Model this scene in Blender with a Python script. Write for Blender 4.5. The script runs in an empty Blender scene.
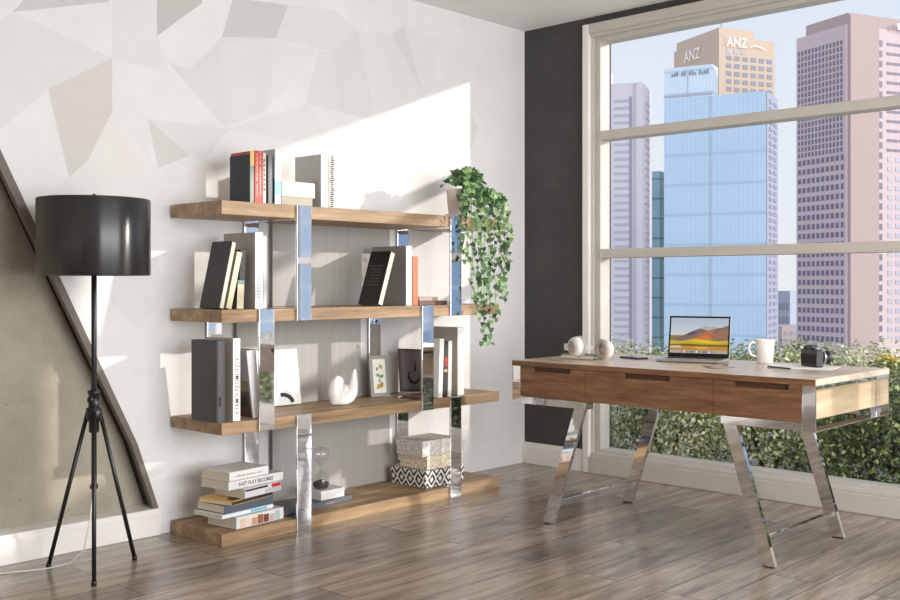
import bpy, bmesh, math, random
from mathutils import Vector, Matrix
random.seed(7)
COL = bpy.context.scene.collection
PI = math.pi

# ------------------------------------------------------------------ camera geometry
F, CX, HY, CAMH = 1043.0, 450.0, 284.0, 1.15
TH = math.atan2(980.0, F)
FW = Vector((math.cos(TH), math.sin(TH), 0)); RT = Vector((math.sin(TH), -math.cos(TH), 0)); UP = Vector((0, 0, 1))
CAM = Vector((-5.237, -4.24, CAMH))
def ray(x, y): return FW + RT*((x-CX)/F) + UP*((HY-y)/F)
def onz(x, y, z=0.0): r = ray(x, y); return CAM + r*((z-CAM.z)/r.z)
def ony(x, y, Y): r = ray(x, y); return CAM + r*((Y-CAM.y)/r.y)
def onx(x, y, X): r = ray(x, y); return CAM + r*((X-CAM.x)/r.x)
def ond(x, y, d): return CAM + ray(x, y)*d

# ------------------------------------------------------------------ materials
def s2l(c): return tuple(((v/255)/12.92 if v/255 <= .04045 else ((v/255+.055)/1.055)**2.4) for v in c)
def new_mat(name):
    m = bpy.data.materials.new(name); m.use_nodes = True
    nt = m.node_tree; b = nt.nodes['Principled BSDF']
    return m, nt, b
def coords(nt, scale=(1,1,1), rot=(0,0,0)):
    t = nt.nodes.new('ShaderNodeTexCoord'); mp = nt.nodes.new('ShaderNodeMapping')
    mp.inputs['Scale'].default_value = scale; mp.inputs['Rotation'].default_value = rot
    nt.links.new(t.outputs['Object'], mp.inputs['Vector']); return mp.outputs['Vector']
def noise(nt, vec, scale, detail=4, rough=.6):
    n = nt.nodes.new('ShaderNodeTexNoise'); n.inputs['Scale'].default_value = scale
    n.inputs['Detail'].default_value = detail; n.inputs['Roughness'].default_value = rough
    nt.links.new(vec, n.inputs['Vector']); return n.outputs['Fac']
def ramp(nt, fac, stops):
    r = nt.nodes.new('ShaderNodeValToRGB'); e = r.color_ramp.elements
    while len(e) < len(stops): e.new(.5)
    for i, (p, c) in enumerate(stops): e[i].position = p; e[i].color = (*c, 1)
    nt.links.new(fac, r.inputs['Fac']); return r.outputs['Color']
def bump(nt, b, h, strength=.2, dist=.01):
    n = nt.nodes.new('ShaderNodeBump'); n.inputs['Strength'].default_value = strength; n.inputs['Distance'].default_value = dist
    nt.links.new(h, n.inputs['Height']); nt.links.new(n.outputs['Normal'], b.inputs['Normal'])
def plain(name, rgb, rough=.5, metal=0, var=.06, nscale=12, spec=.5, coat=0, bmp=0, stretch=(1,1,1)):
    m, nt, b = new_mat(name); c = s2l(rgb)
    b.inputs['Roughness'].default_value = rough; b.inputs['Metallic'].default_value = metal
    b.inputs['Specular IOR Level'].default_value = spec; b.inputs['Coat Weight'].default_value = coat
    f = noise(nt, coords(nt, stretch), nscale)
    nt.links.new(ramp(nt, f, [(.3, tuple(v*(1-var) for v in c)), (.7, tuple(min(1, v*(1+var)) for v in c))]), b.inputs['Base Color'])
    if bmp: bump(nt, b, f, bmp)
    return m
def wood(name, dark, mid, light, axis='x', rough=.45, scale=9):
    m, nt, b = new_mat(name)
    sc = {'x': (.12, 1.6, 1.6), 'y': (1.6, .12, 1.6), 'z': (1.6, 1.6, .12)}[axis]
    v = coords(nt, sc)
    f1 = noise(nt, v, scale, 8, .65); f2 = noise(nt, v, scale*5, 4, .6)
    mx = nt.nodes.new('ShaderNodeMath'); mx.operation = 'MULTIPLY_ADD'; mx.inputs[1].default_value = .35
    nt.links.new(f2, mx.inputs[0]); sb = nt.nodes.new('ShaderNodeMath'); sb.operation = 'SUBTRACT'; sb.inputs[1].default_value = .175
    nt.links.new(f1, sb.inputs[0]); nt.links.new(sb.outputs[0], mx.inputs[2])
    nt.links.new(ramp(nt, mx.outputs[0], [(.28, s2l(dark)), (.5, s2l(mid)), (.72, s2l(light))]), b.inputs['Base Color'])
    b.inputs['Roughness'].default_value = rough
    bump(nt, b, mx.outputs[0], .08, .004); return m
def emit(name, rgb, strength=1.0):
    m, nt, b = new_mat(name); b.inputs['Base Color'].default_value = (.01, .01, .01, 1)
    b.inputs['Emission Color'].default_value = (*s2l(rgb), 1); b.inputs['Emission Strength'].default_value = strength
    b.inputs['Roughness'].default_value = .15; return m

M = {}
def wall_mat(name, rgb, bmp=.12, var=.05):
    m, nt, b = new_mat(name); c = s2l(rgb); v = coords(nt)
    f1 = noise(nt, v, 2.3, 6, .7); f2 = noise(nt, v, 45, 5, .7)
    nt.links.new(ramp(nt, f1, [(.3, tuple(x*(1-var) for x in c)), (.7, tuple(min(.95, x*(1+var)) for x in c))]), b.inputs['Base Color'])
    b.inputs['Roughness'].default_value = .75; b.inputs['Specular IOR Level'].default_value = .25
    bump(nt, b, f2, bmp, .01); return m
M['wall'] = wall_mat('white_plaster', (231, 229, 228))
M['ceil'] = wall_mat('ceiling_paint', (240, 240, 238), .03, .015)
M['white'] = plain('white_paint', (236, 233, 228), .4, var=.02)
M['frame'] = plain('window_paint', (198, 192, 183), .45, var=.03)
def charcoal():
    m, nt, b = new_mat('charcoal_concrete'); v = coords(nt)
    f1 = noise(nt, v, 1.8, 8, .7); f2 = noise(nt, v, 30, 6, .7)
    nt.links.new(ramp(nt, f1, [(.25, s2l((52, 51, 51))), (.55, s2l((66, 65, 65))), (.8, s2l((84, 82, 81)))]), b.inputs['Base Color'])
    b.inputs['Roughness'].default_value = .7; bump(nt, b, f2, .2, .01); return m
M['charcoal'] = charcoal()
def concrete():
    m, nt, b = new_mat('raw_concrete'); v = coords(nt)
    f1 = noise(nt, v, 2.6, 8, .7); f2 = noise(nt, v, 60, 4, .6)
    vo = nt.nodes.new('ShaderNodeTexVoronoi'); vo.inputs['Scale'].default_value = 16; nt.links.new(v, vo.inputs['Vector'])
    pit = ramp(nt, vo.outputs['Distance'], [(.03, (.12, .12, .12)), (.09, (1, 1, 1))])
    mx = nt.nodes.new('ShaderNodeMix'); mx.data_type = 'RGBA'; mx.blend_type = 'MULTIPLY'; mx.inputs['Factor'].default_value = .45
    nt.links.new(ramp(nt, f1, [(.25, s2l((138, 130, 116))), (.5, s2l((158, 150, 134))), (.78, s2l((176, 168, 152)))]), mx.inputs['A'])
    nt.links.new(pit, mx.inputs['B']); nt.links.new(mx.outputs['Result'], b.inputs['Base Color'])
    b.inputs['Roughness'].default_value = .8; bump(nt, b, f2, .25, .01); return m
M['concrete'] = concrete()
def floor_mat():
    m, nt, b = new_mat('wood_planks')
    v = coords(nt, (1, 1, 1))
    br = nt.nodes.new('ShaderNodeTexBrick'); nt.links.new(v, br.inputs['Vector'])
    br.inputs['Scale'].default_value = 1; br.inputs['Brick Width'].default_value = 1.35; br.inputs['Row Height'].default_value = .195
    br.inputs['Mortar Size'].default_value = .0022; br.inputs['Mortar Smooth'].default_value = .2
    br.offset = .37; br.offset_frequency = 2; br.squash = 1.0
    br.inputs['Color1'].default_value = (0, 0, 0, 1); br.inputs['Color2'].default_value = (1, 1, 1, 1); br.inputs['Mortar'].default_value = (.5, .5, .5, 1)
    # shift the grain per plank
    add = nt.nodes.new('ShaderNodeVectorMath'); add.operation = 'MULTIPLY_ADD'; add.inputs[1].default_value = (7, 3, 0)
    nt.links.new(br.outputs['Color'], add.inputs[0]); nt.links.new(v, add.inputs[2])
    mp = nt.nodes.new('ShaderNodeMapping'); mp.inputs['Scale'].default_value = (.16, 1.5, 1); nt.links.new(add.outputs[0], mp.inputs['Vector'])
    g = noise(nt, mp.outputs['Vector'], 13, 12, .74)
    col = ramp(nt, g, [(.25, s2l((66, 55, 47))), (.40, s2l((116, 102, 91))), (.56, s2l((152, 138, 125))), (.8, s2l((194, 181, 167)))])
    tone = ramp(nt, br.outputs['Color'], [(0, (.70, .70, .70)), (1, (1.28, 1.25, 1.21))])
    mx = nt.nodes.new('ShaderNodeMix'); mx.data_type = 'RGBA'; mx.blend_type = 'MULTIPLY'; mx.inputs['Factor'].default_value = 1
    nt.links.new(col, mx.inputs['A']); nt.links.new(tone, mx.inputs['B'])
    m2 = nt.nodes.new('ShaderNodeMix'); m2.data_type = 'RGBA'; nt.links.new(br.outputs['Fac'], m2.inputs['Factor'])
    nt.links.new(mx.outputs['Result'], m2.inputs['A']); m2.inputs['B'].default_value = (.015, .012, .01, 1)
    nt.links.new(m2.outputs['Result'], b.inputs['Base Color'])
    rr = ramp(nt, g, [(.3, (.27,)*3), (.7, (.18,)*3)]); nt.links.new(rr, b.inputs['Roughness'])
    iv = nt.nodes.new('ShaderNodeMath'); iv.operation = 'MULTIPLY_ADD'; iv.inputs[1].default_value = -1.5
    nt.links.new(br.outputs['Fac'], iv.inputs[0]); nt.links.new(g, iv.inputs[2])
    bump(nt, b, iv.outputs[0], .22, .004); b.inputs['Specular IOR Level'].default_value = .7; return m
M['floor'] = floor_mat()
M['oak'] = wood('oak_shelf', (112, 87, 63), (156, 127, 94), (194, 166, 128), 'x', .5)
M['walnut'] = wood('walnut_desk', (92, 62, 42), (128, 90, 62), (158, 116, 82), 'y', .42, 26)
M['walnut_end'] = wood('sunlit_walnut_end', (164, 142, 112), (182, 160, 130), (198, 178, 150), 'x', .5)  # walnut lightened in colour as if sunlit, for the desk end
M['slot'] = plain('pull_shade', (84, 56, 38), .7)  # darker walnut painting the shade inside the finger pulls
M['desktop'] = wood('sunlit_desk_top', (176, 152, 130), (202, 182, 162), (222, 206, 188), 'y', .3)  # sun and sky sheen on the top put into a lighter wood colour
M['chrome'] = plain('polished_chrome', (232, 232, 235), .035, 1, .01)
M['panel'] = plain('grey_glossy_panel', (168, 164, 160), .36, .0, .05, 3, stretch=(14, 14, .3))
M['black'] = plain('black_metal', (26, 26, 27), .38, .2, .1)
def shade_mat():
    m, nt, b = new_mat('black_gloss_shade'); v = coords(nt, (60, 60, .02)); f = noise(nt, v, 1.0, 5, .7)
    nt.links.new(ramp(nt, f, [(.3, (.006, .006, .007)), (.7, (.018, .018, .019))]), b.inputs['Base Color'])
    b.inputs['Roughness'].default_value = .30; b.inputs['Specular IOR Level'].default_value = .9; b.inputs['Anisotropic'].default_value = .95
    t = nt.nodes.new('ShaderNodeTangent'); t.direction_type = 'RADIAL'; t.axis = 'Z'; nt.links.new(t.outputs[0], b.inputs['Tangent']); b.inputs['Anisotropic Rotation'].default_value = .25
    return m
M['shade'] = shade_mat()
M['reveal'] = plain('brown_grey_edge', (112, 101, 95), .6)
M['pages'] = plain('book_pages', (222, 212, 194), .8, 0, .14, 60, stretch=(6, .3, .3))
M['pagesh'] = plain('book_pages_flat', (214, 204, 186), .8, 0, .16, 60, stretch=(.3, .3, 8))
M['cord'] = plain('white_cord', (215, 212, 206), .5)
M['ceramic'] = plain('white_ceramic', (238, 235, 231), .22, 0, .015)
M['potwhite'] = plain('pot_clay', (214, 204, 196), .5, 0, .04)
M['soil'] = plain('potting_soil', (52, 38, 28), .95, 0, .4, 60, bmp=.5)
for i, c in enumerate([(84, 124, 66), (140, 172, 112), (48, 82, 42)]): M['ivy%d' % i] = plain('ivy_leaf_green_%d' % i, c, .45, 0, .15, 30)
M['stem'] = plain('vine_stem', (98, 82, 48), .6)
def P(rgb, rough=.5, **k):
    key = 'c%s_%s_%s' % (rgb, rough, tuple(k.items()))
    if key not in M: M[key] = plain('paint_%02x%02x%02x' % rgb, rgb, rough, **k)
    return M[key]
def glassmat(name, tint=(1, 1, 1), gloss=.07, rough=0.0):
    m = bpy.data.materials.new(name); m.use_nodes = True; nt = m.node_tree; nt.nodes.clear()
    o = nt.nodes.new('ShaderNodeOutputMaterial'); mx = nt.nodes.new('ShaderNodeMixShader')
    t = nt.nodes.new('ShaderNodeBsdfTransparent'); t.inputs['Color'].default_value = (*tint, 1)
    g = nt.nodes.new('ShaderNodeBsdfGlossy'); g.inputs['Roughness'].default_value = rough
    fr = nt.nodes.new('ShaderNodeLayerWeight'); fr.inputs['Blend'].default_value = .2
    mu = nt.nodes.new('ShaderNodeMath'); mu.operation = 'MULTIPLY_ADD'; mu.inputs[1].default_value = gloss*2; mu.inputs[2].default_value = gloss*.5
    nt.links.new(fr.outputs['Facing'], mu.inputs[0]); nt.links.new(mu.outputs[0], mx.inputs['Fac'])
    nt.links.new(t.outputs[0], mx.inputs[1]); nt.links.new(g.outputs[0], mx.inputs[2]); nt.links.new(mx.outputs[0], o.inputs['Surface'])
    return m
M['pane'] = glassmat('window_glass', (.992, .995, .995), .022)
M['bulb'] = glassmat('clear_glass', (.965, .965, .965), .14)

# ------------------------------------------------------------------ mesh building
class MB:
    def __init__(s, off=(0, 0, 0)): s.bm = bmesh.new(); s.mats = []; s.off = Vector(off)
    def mi(s, m):
        if m not in s.mats: s.mats.append(m)
        return s.mats.index(m)
    def _fin(s, geom, m, T=None, smooth=False):
        vs = [g for g in geom if isinstance(g, bmesh.types.BMVert)]
        if T is not None: bmesh.ops.transform(s.bm, matrix=T, verts=vs)
        k = s.mi(m)
        fs = set(f for v in vs for f in v.link_faces)
        for f in fs: f.material_index = k; f.smooth = smooth
        return vs
    def box(s, lo, hi, m, bev=0.0, T=None, seg=2):
        c = [(a+b)/2 for a, b in zip(lo, hi)]; d = [max(1e-5, b-a) for a, b in zip(lo, hi)]
        r = bmesh.ops.create_cube(s.bm, size=1, matrix=Matrix.Translation(c) @ Matrix.Diagonal((*d, 1)))
        vs = r['verts']; k = s.mi(m)
        if bev:
            es = list(set(e for v in vs for e in v.link_edges))
            r2 = bmesh.ops.bevel(s.bm, geom=es, offset=min(bev, min(d)*.45), segments=seg, profile=.5, affect='EDGES')
            vs = list(set(r2['verts']) | set(v for v in vs if v.is_valid))
        fs = set(f for v in vs for f in v.link_faces)
        for f in fs: f.material_index = k
        if T is not None: bmesh.ops.transform(s.bm, matrix=T, verts=list(set(vs)))
        return vs
    def poly(s, pts, m, smooth=False):
        vs = [s.bm.verts.new(p) for p in pts]; f = s.bm.faces.new(vs); f.material_index = s.mi(m); f.smooth = smooth; return vs
    def prism(s, pts, vec, m):
        """closed solid: polygon pts extruded by vec"""
        vec = Vector(vec); a = [s.bm.verts.new(Vector(p)) for p in pts]; b = [s.bm.verts.new(Vector(p)+vec) for p in pts]
        k = s.mi(m); n = len(pts)
        fs = [s.bm.faces.new(a), s.bm.faces.new(b[::-1])]
        for i in range(n): fs.append(s.bm.faces.new([a[i], b[i], b[(i+1) % n], a[(i+1) % n]]))
        for f in fs: f.material_index = k
        bmesh.ops.recalc_face_normals(s.bm, faces=fs); return a+b
    def tube(s, pts, r, m, n=10, caps=True):
        pts = [Vector(p) for p in pts]; rs = r if isinstance(r, (list, tuple)) else [r]*len(pts); k = s.mi(m); rings = []
        prev = None
        for i, p in enumerate(pts):
            t = (pts[min(i+1, len(pts)-1)]-pts[max(i-1, 0)]).normalized()
            if prev is None: a = t.orthogonal().normalized()
            else: a = (prev - t*prev.dot(t)); a = a.normalized() if a.length > 1e-6 else t.orthogonal().normalized()
            prev = a; b = t.cross(a)
            rings.append([s.bm.verts.new(p+(a*math.cos(2*PI*j/n)+b*math.sin(2*PI*j/n))*rs[i]) for j in range(n)])
        for i in range(len(rings)-1):
            for j in range(n):
                f = s.bm.faces.new([rings[i][j], rings[i][(j+1) % n], rings[i+1][(j+1) % n], rings[i+1][j]]); f.material_index = k; f.smooth = True
        if caps:
            for q in (rings[0][::-1], rings[-1]): f = s.bm.faces.new(q); f.material_index = k
    def lathe(s, prof, m, n=32, T=None, closed=False, flat=False):
        """prof: list of (r,z)"""
        k = s.mi(m); rings = []; vs = []
        for r, z in prof:
            if r < 1e-6: v = s.bm.verts.new((0, 0, z)); rings.append([v]); vs.append(v)
            else:
                q = [s.bm.verts.new((r*math.cos(2*PI*j/n), r*math.sin(2*PI*j/n), z)) for j in range(n)]; rings.append(q); vs += q
        pairs = list(zip(rings, rings[1:])) + ([(rings[-1], rings[0])] if closed else [])
        for A, B in pairs:
            for j in range(n):
                j2 = (j+1) % n
                if len(A) == 1 and len(B) == 1: continue
                if len(A) == 1: q = [A[0], B[j2], B[j]]
                elif len(B) == 1: q = [A[j], A[j2], B[0]]
                else: q = [A[j], A[j2], B[j2], B[j]]
                f = s.bm.faces.new(q); f.material_index = k; f.smooth = not flat
        if T is not None: bmesh.ops.transform(s.bm, matrix=T, verts=vs)
        return vs
    def build(s, name, parent=None, loc=None, smooth_angle=None):
        if s.off.length: bmesh.ops.translate(s.bm, verts=s.bm.verts, vec=-s.off)
        me = bpy.data.meshes.new(name); s.bm.to_mesh(me); s.bm.free()
        for m in s.mats: me.materials.append(m)
        o = bpy.data.objects.new(name, me); COL.objects.link(o)
        if parent: o.parent = parent
        if loc is not None: o.location = loc
        if smooth_angle: me.shade_smooth() if hasattr(me, 'shade_smooth') else None
        return o
def tag(o, label=None, cat=None, group=None, kind=None):
    if label: o['label'] = label
    if cat: o['category'] = cat
    if group: o['group'] = group
    if kind: o['kind'] = kind
    return o
def thing(name, loc, label, cat, group=None, rot=(0, 0, 0)):
    o = bpy.data.objects.new(name, None); COL.objects.link(o); o.location = loc; o.rotation_euler = rot; o.empty_display_size = .05
    return tag(o, label, cat, group)
def struct(mb, name, parent=None):
    o = mb.build(name, parent)
    if parent is None: o['kind'] = 'structure'
    return o
def onebox(name, lo, hi, m, parent=None, off=(0, 0, 0), bev=0.0):
    b = MB(off); b.box(lo, hi, m, bev); return b.build(name, parent)
def text_mesh(b, string, size, mat, O, X, Y, ext=.0004, bold=0.0, width=None):
    """lettering laid in the plane O + X*u + Y*v, centred on O"""
    cu = bpy.data.curves.new('lettering', 'FONT'); cu.body = string; cu.size = size; cu.extrude = 0; cu.offset = bold
    cu.align_x = 'CENTER'; cu.align_y = 'CENTER'
    ob = bpy.data.objects.new('lettering', cu); COL.objects.link(ob)
    dg = bpy.context.evaluated_depsgraph_get(); me = bpy.data.meshes.new_from_object(ob.evaluated_get(dg))
    bpy.data.objects.remove(ob); bpy.data.curves.remove(cu)
    X = Vector(X).normalized(); Y = Vector(Y).normalized(); N = X.cross(Y); O = Vector(O)
    sx = 1.0
    if width and len(me.vertices):
        w = max(v.co.x for v in me.vertices)-min(v.co.x for v in me.vertices); sx = width/w
    vs = [b.bm.verts.new(O+X*(v.co.x*sx)+Y*v.co.y+N*ext) for v in me.vertices]; k = b.mi(mat)
    for p in me.polygons:
        try: f = b.bm.faces.new([vs[i] for i in p.vertices]); f.material_index = k
        except ValueError: pass
    bpy.data.meshes.remove(me)

# ================================================================== ROOM SHELL
WY = 0.02          # face of the shelf wall
CZ = 2.78
XB, YN = -8.0, -6.6
b = MB(); b.box((XB-.2, YN-.2, -.2), (.12, .4, 0), M['floor']); struct(b, 'floor')
b = MB(); b.box((XB-.2, YN-.2, CZ), (.30, .4, CZ+.2), M['ceil']); struct(b, 'ceiling')

# shelf wall: white, ends on the left in a slanted edge beside a recessed concrete field
NA = ony(0, 150, WY); NB = ony(137, 444, WY); NC = ony(158, 508, WY)
sl = (NB.z-NA.z)/(NB.x-NA.x); xtop = NA.x+(CZ-NA.z)/sl
edge = [Vector((xtop, WY, CZ)), Vector((NB.x, WY, NB.z)), Vector((NC.x, WY, .122)), Vector((NC.x, WY, 0))]
b = MB()
b.prism([(.0, WY, 0), (.0, WY, CZ)] + [tuple(p) for p in edge], (0, .38, 0), M['wall'])
# faceted mural: flat painted facets a hair proud of the plaster
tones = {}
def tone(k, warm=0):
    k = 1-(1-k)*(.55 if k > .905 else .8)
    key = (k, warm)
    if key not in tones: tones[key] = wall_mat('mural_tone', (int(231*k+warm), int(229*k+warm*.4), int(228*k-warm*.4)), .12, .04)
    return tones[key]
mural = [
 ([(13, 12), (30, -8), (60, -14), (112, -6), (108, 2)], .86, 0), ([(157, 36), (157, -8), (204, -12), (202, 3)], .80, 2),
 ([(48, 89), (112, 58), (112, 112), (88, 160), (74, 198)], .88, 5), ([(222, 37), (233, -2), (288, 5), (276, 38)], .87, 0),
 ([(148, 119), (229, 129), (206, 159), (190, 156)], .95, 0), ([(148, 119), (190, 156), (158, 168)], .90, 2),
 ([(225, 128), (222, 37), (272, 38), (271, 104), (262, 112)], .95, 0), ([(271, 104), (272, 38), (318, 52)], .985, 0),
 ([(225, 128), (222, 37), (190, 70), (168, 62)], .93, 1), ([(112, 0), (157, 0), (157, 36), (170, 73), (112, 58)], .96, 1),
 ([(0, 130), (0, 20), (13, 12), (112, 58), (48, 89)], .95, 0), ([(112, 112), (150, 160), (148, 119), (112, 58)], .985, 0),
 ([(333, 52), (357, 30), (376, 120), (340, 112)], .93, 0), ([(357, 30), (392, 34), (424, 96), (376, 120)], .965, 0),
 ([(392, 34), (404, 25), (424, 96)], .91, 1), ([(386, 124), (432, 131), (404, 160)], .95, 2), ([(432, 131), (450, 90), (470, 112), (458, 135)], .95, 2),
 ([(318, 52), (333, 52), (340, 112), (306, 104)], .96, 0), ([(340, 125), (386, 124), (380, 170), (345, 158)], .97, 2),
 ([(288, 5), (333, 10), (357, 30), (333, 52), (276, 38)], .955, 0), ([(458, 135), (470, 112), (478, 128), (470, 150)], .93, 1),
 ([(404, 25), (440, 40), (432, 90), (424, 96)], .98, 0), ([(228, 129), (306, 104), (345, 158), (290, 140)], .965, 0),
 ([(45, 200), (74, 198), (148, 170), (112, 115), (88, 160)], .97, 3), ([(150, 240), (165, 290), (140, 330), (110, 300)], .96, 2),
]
for i, (pts, k, w) in enumerate(mural):
    q = [ony(x, y, WY) for x, y in pts]
    q = [(p.x, WY-.0004-.00002*i, min(p.z, CZ-.003)) for p in q]
    f = b.poly(q, tone(k, w))
    fc = f[0].link_faces[0]; fc.normal_update()
    if fc.normal.y > 0: fc.normal_flip()
struct(b, 'wall_left')
# recessed concrete
b = MB(); b.box((XB-.2, .13, 0), (-2.2, .40, CZ), M['concrete']); struct(b, 'wall_niche')
# painted edge strip of the recess
b = MB()
e0, e1, e2 = edge[0], edge[1], edge[2]
w = .032
b.prism([(e0.x, WY-.006, e0.z), (e1.x, WY-.006, e1.z), (e2.x, WY-.006, e2.z), (e2.x-w*.8, WY-.006, e2.z), (e1.x-w*.9, WY-.006, e1.z), (e0.x-w*1.6, WY-.006, e0.z)], (0, .03, 0), M['reveal'])
struct(b, 'trim_1')
b = MB()   # black strip painting the shade on the side of the recess
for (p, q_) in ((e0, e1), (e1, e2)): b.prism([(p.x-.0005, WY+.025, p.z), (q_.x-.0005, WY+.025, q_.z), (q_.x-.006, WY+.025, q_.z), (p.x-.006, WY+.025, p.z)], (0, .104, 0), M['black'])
struct(b, 'recess_shade')
def baseboard(name, lo, hi, ax):
    b = MB(); b.box(lo, (hi[0], hi[1], hi[2]-.025), M['white'], .003)
    l2 = list(lo); h2 = list(hi); l2[2] = hi[2]-.027
    if ax == 'y': l2[1] += .006
    else: l2[0] += .006
    b.box(l2, h2, M['white'], .004); return struct(b, name)
baseboard('baseboard_left', (XB, WY-.02, 0), (NC.x+.004, .132, .122), 'y')
# window wall
YJ = -.457
b = MB(); b.box((0, YJ, 0), (.28, .4, CZ), M['charcoal']); b.box((0, YN-.2, 2.735), (.28, YJ, CZ), M['charcoal']); b.box((0, YN-.2, 0), (.28, -6.35, 2.735), M['charcoal'])
struct(b, 'wall_right')
baseboard('baseboard_right', (-.022, YJ+.002, 0), (.0, WY-.001, .135), 'x')
# near wall and back wall (behind the camera) with a wide near-wall opening added for fill light
b = MB(); b.box((XB-.2, YN-.2, 0), (0, YN, .25), M['wall']); b.box((XB-.2, YN-.2, 2.68), (0, YN, CZ), M['wall'])
b.box((XB-.2, YN-.2, .25), (-5.0, YN, 2.68), M['wall']); b.box((-.5, YN-.2, .25), (0, YN, 2.68), M['wall']); struct(b, 'wall_near')
b = MB()
for x in (-5.0, -2.8, -.56): b.box((x, YN-.13, .25), (x+.06, YN-.04, 2.68), M['frame'], .004)
b.box((-5.0, YN-.13, .25), (-.5, YN-.04, .31), M['frame']); b.box((-5.0, YN-.13, 2.62), (-.5, YN-.04, 2.68), M['frame'])
struct(b, 'added_window')  # unseen frame of the opening added to let fill light in
b = MB(); b.box((XB-.2, YN, 0), (XB, WY, CZ), M['wall']); struct(b, 'wall_back')
def window(name, y0, y1):
    """y0 > y1; a tall window with two rails. The parent is the frame, the panes its children"""
    b = MB(); fr = M['frame']
    b.box((-.03, y0-.045, 0), (.16, y0-.0005, 2.734), M['white'], .004)            # casing, left
    b.box((-.03, y1+.0005, 0), (.16, y1+.045, 2.734), M['white'], .004)
    b.box((-.028, y1+.045, 2.675), (.16, y0-.045, 2.734), fr, .004)           # head
    b.box((-.012, y1+.045, 2.655), (.14, y0-.045, 2.676), fr, .003)
    b.box((-.03, y1+.045, 0), (.16, y0-.045, .10), fr, .004)                 # base
    b.box((-.012, y1+.045, .10), (.14, y0-.045, .122), fr, .003)
    b.box((.02, y0-.10, .12), (.12, y0-.045, 2.66), fr, .004); b.box((.0, y0-.058, .12), (.14, y0-.044, 2.66), fr, .002)
    b.box((.02, y1+.045, .12), (.12, y1+.10, 2.66), fr, .004)
    b.box((.02, y1+.1, .12), (.12, y0-.1, .145), fr, .003); b.box((.02, y1+.1, 2.625), (.12, y0-.1, 2.66), fr, .003)
    for z0, z1 in ((1.308, 1.363), (2.026, 2.081)): b.box((.012, y1+.095, z0), (.12, y0-.095, z1), fr, .004)
    o = struct(b, name)
    for z0, z1 in ((.145, 1.308), (1.363, 2.026), (2.081, 2.625)):
        g = MB(); g.box((.064, y1+.1, z0), (.072, y0-.1, z1), M['pane']); g.build('pane', o)
    return o
window('window_1', YJ, -3.40); window('window_2', -3.40, -6.35)
b = MB()
for y in (-6.2, -5.45, -4.76): b.box((XB-.13, y, .25), (XB-.04, y+.06, 2.68), M['frame'], .004)
b.box((XB-.13, -6.2, .25), (XB-.04, -4.7, .31), M['frame']); b.box((XB-.13, -6.2, 2.62), (XB-.04, -4.7, 2.68), M['frame'])
struct(b, 'added_window')  # unseen frame added for its reflections, buried in the solid back wall

# ================================================================== BOOKCASE
SL, SR, SF, SB = -2.605, -.745, -.401, -.004      # left, right, front, back
TIERS = [(0.0, .058), (.488, .541), (.980, 1.037), (1.455, 1.516)]
bc = thing('bookcase', (SL, SF, 0), 'four-tier oak bookcase with staggered chrome posts against the white wall', 'bookcase')
OB = Vector((SL, SF, 0))
for z0, z1 in TIERS:
    onebox('shelf', (SL, SF, z0), (SR, SB, z1), M['oak'], bc, OB, .0015)
PW = .084
def post_set(xc, lo, hi):
    """a flat chrome loop: front and rear uprights and the bars lying on the shelves"""
    zb, zt = TIERS[lo][0], TIERS[hi][1]
    onebox('front_post', (xc-PW/2, SF-.0115, zb if lo else .0015), (xc+PW/2, SF-.0006, zt), M['chrome'], bc, OB, .0012)
    onebox('rear_post', (xc-PW/2, SB+.0006, zb if lo else .0015), (xc+PW/2, SB+.010, zt), M['chrome'], bc, OB, .0012)
    onebox('crossbar', (xc-PW/2, SF, TIERS[lo][1]-.002), (xc+PW/2, SB, TIERS[lo][1]+.0003), M['chrome'], bc, OB)
    onebox('crossbar', (xc-PW/2, SF, TIERS[hi][0]-.0003), (xc+PW/2, SB, TIERS[hi][0]+.002), M['chrome'], bc, OB)
for lo, hi, xl, xr in ((0, 1, -2.155, -1.115), (1, 2, -2.37, -1.331), (2, 3, -2.155, -1.115)):
    post_set(xl, lo, hi); post_set(xr, lo, hi)
    onebox('back_panel', (xl+PW/2+.075, SB-.012, TIERS[lo][1]+.0004), (xr-PW/2-.075, SB-.004, TIERS[hi][0]-.0004), M['panel'], bc, OB)

# ================================================================== BOOKS
BOOKS = {}
def book_meshes(t, d, h, cover, pages, lying=False, spine_front=True, board=.0028, over=.003):
    """local frame, standing: x = thickness 0..t, y = 0 (front) .. d, z = 0..h; lying: x = length h, y = depth, z = thickness"""
    parts = []
    for which in (0, 1):
        q = MB()
        def bx(lo, hi, m, bev=0):
            if lying: lo, hi = (lo[2], lo[1], lo[0]), (hi[2], hi[1], hi[0])
            q.box(lo, hi, m, bev)
        if which == 0:
            bx((0, 0, 0), (board, d, h), cover[0], .0006); bx((t-board, 0, 0), (t, d, h), cover[2], .0006)
            if spine_front: bx((board*.4, 0, 0), (t-board*.4, board, h), cover[1], .001)
            else: bx((board*.4, d-board, 0), (t-board*.4, d, h), cover[1], .001)
        else:
            y0, y1 = (board, d-over) if spine_front else (over, d-board)
            bx((board, y0, over), (t-board, y1, h-over), pages)
        parts.append(q)
    return parts
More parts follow.
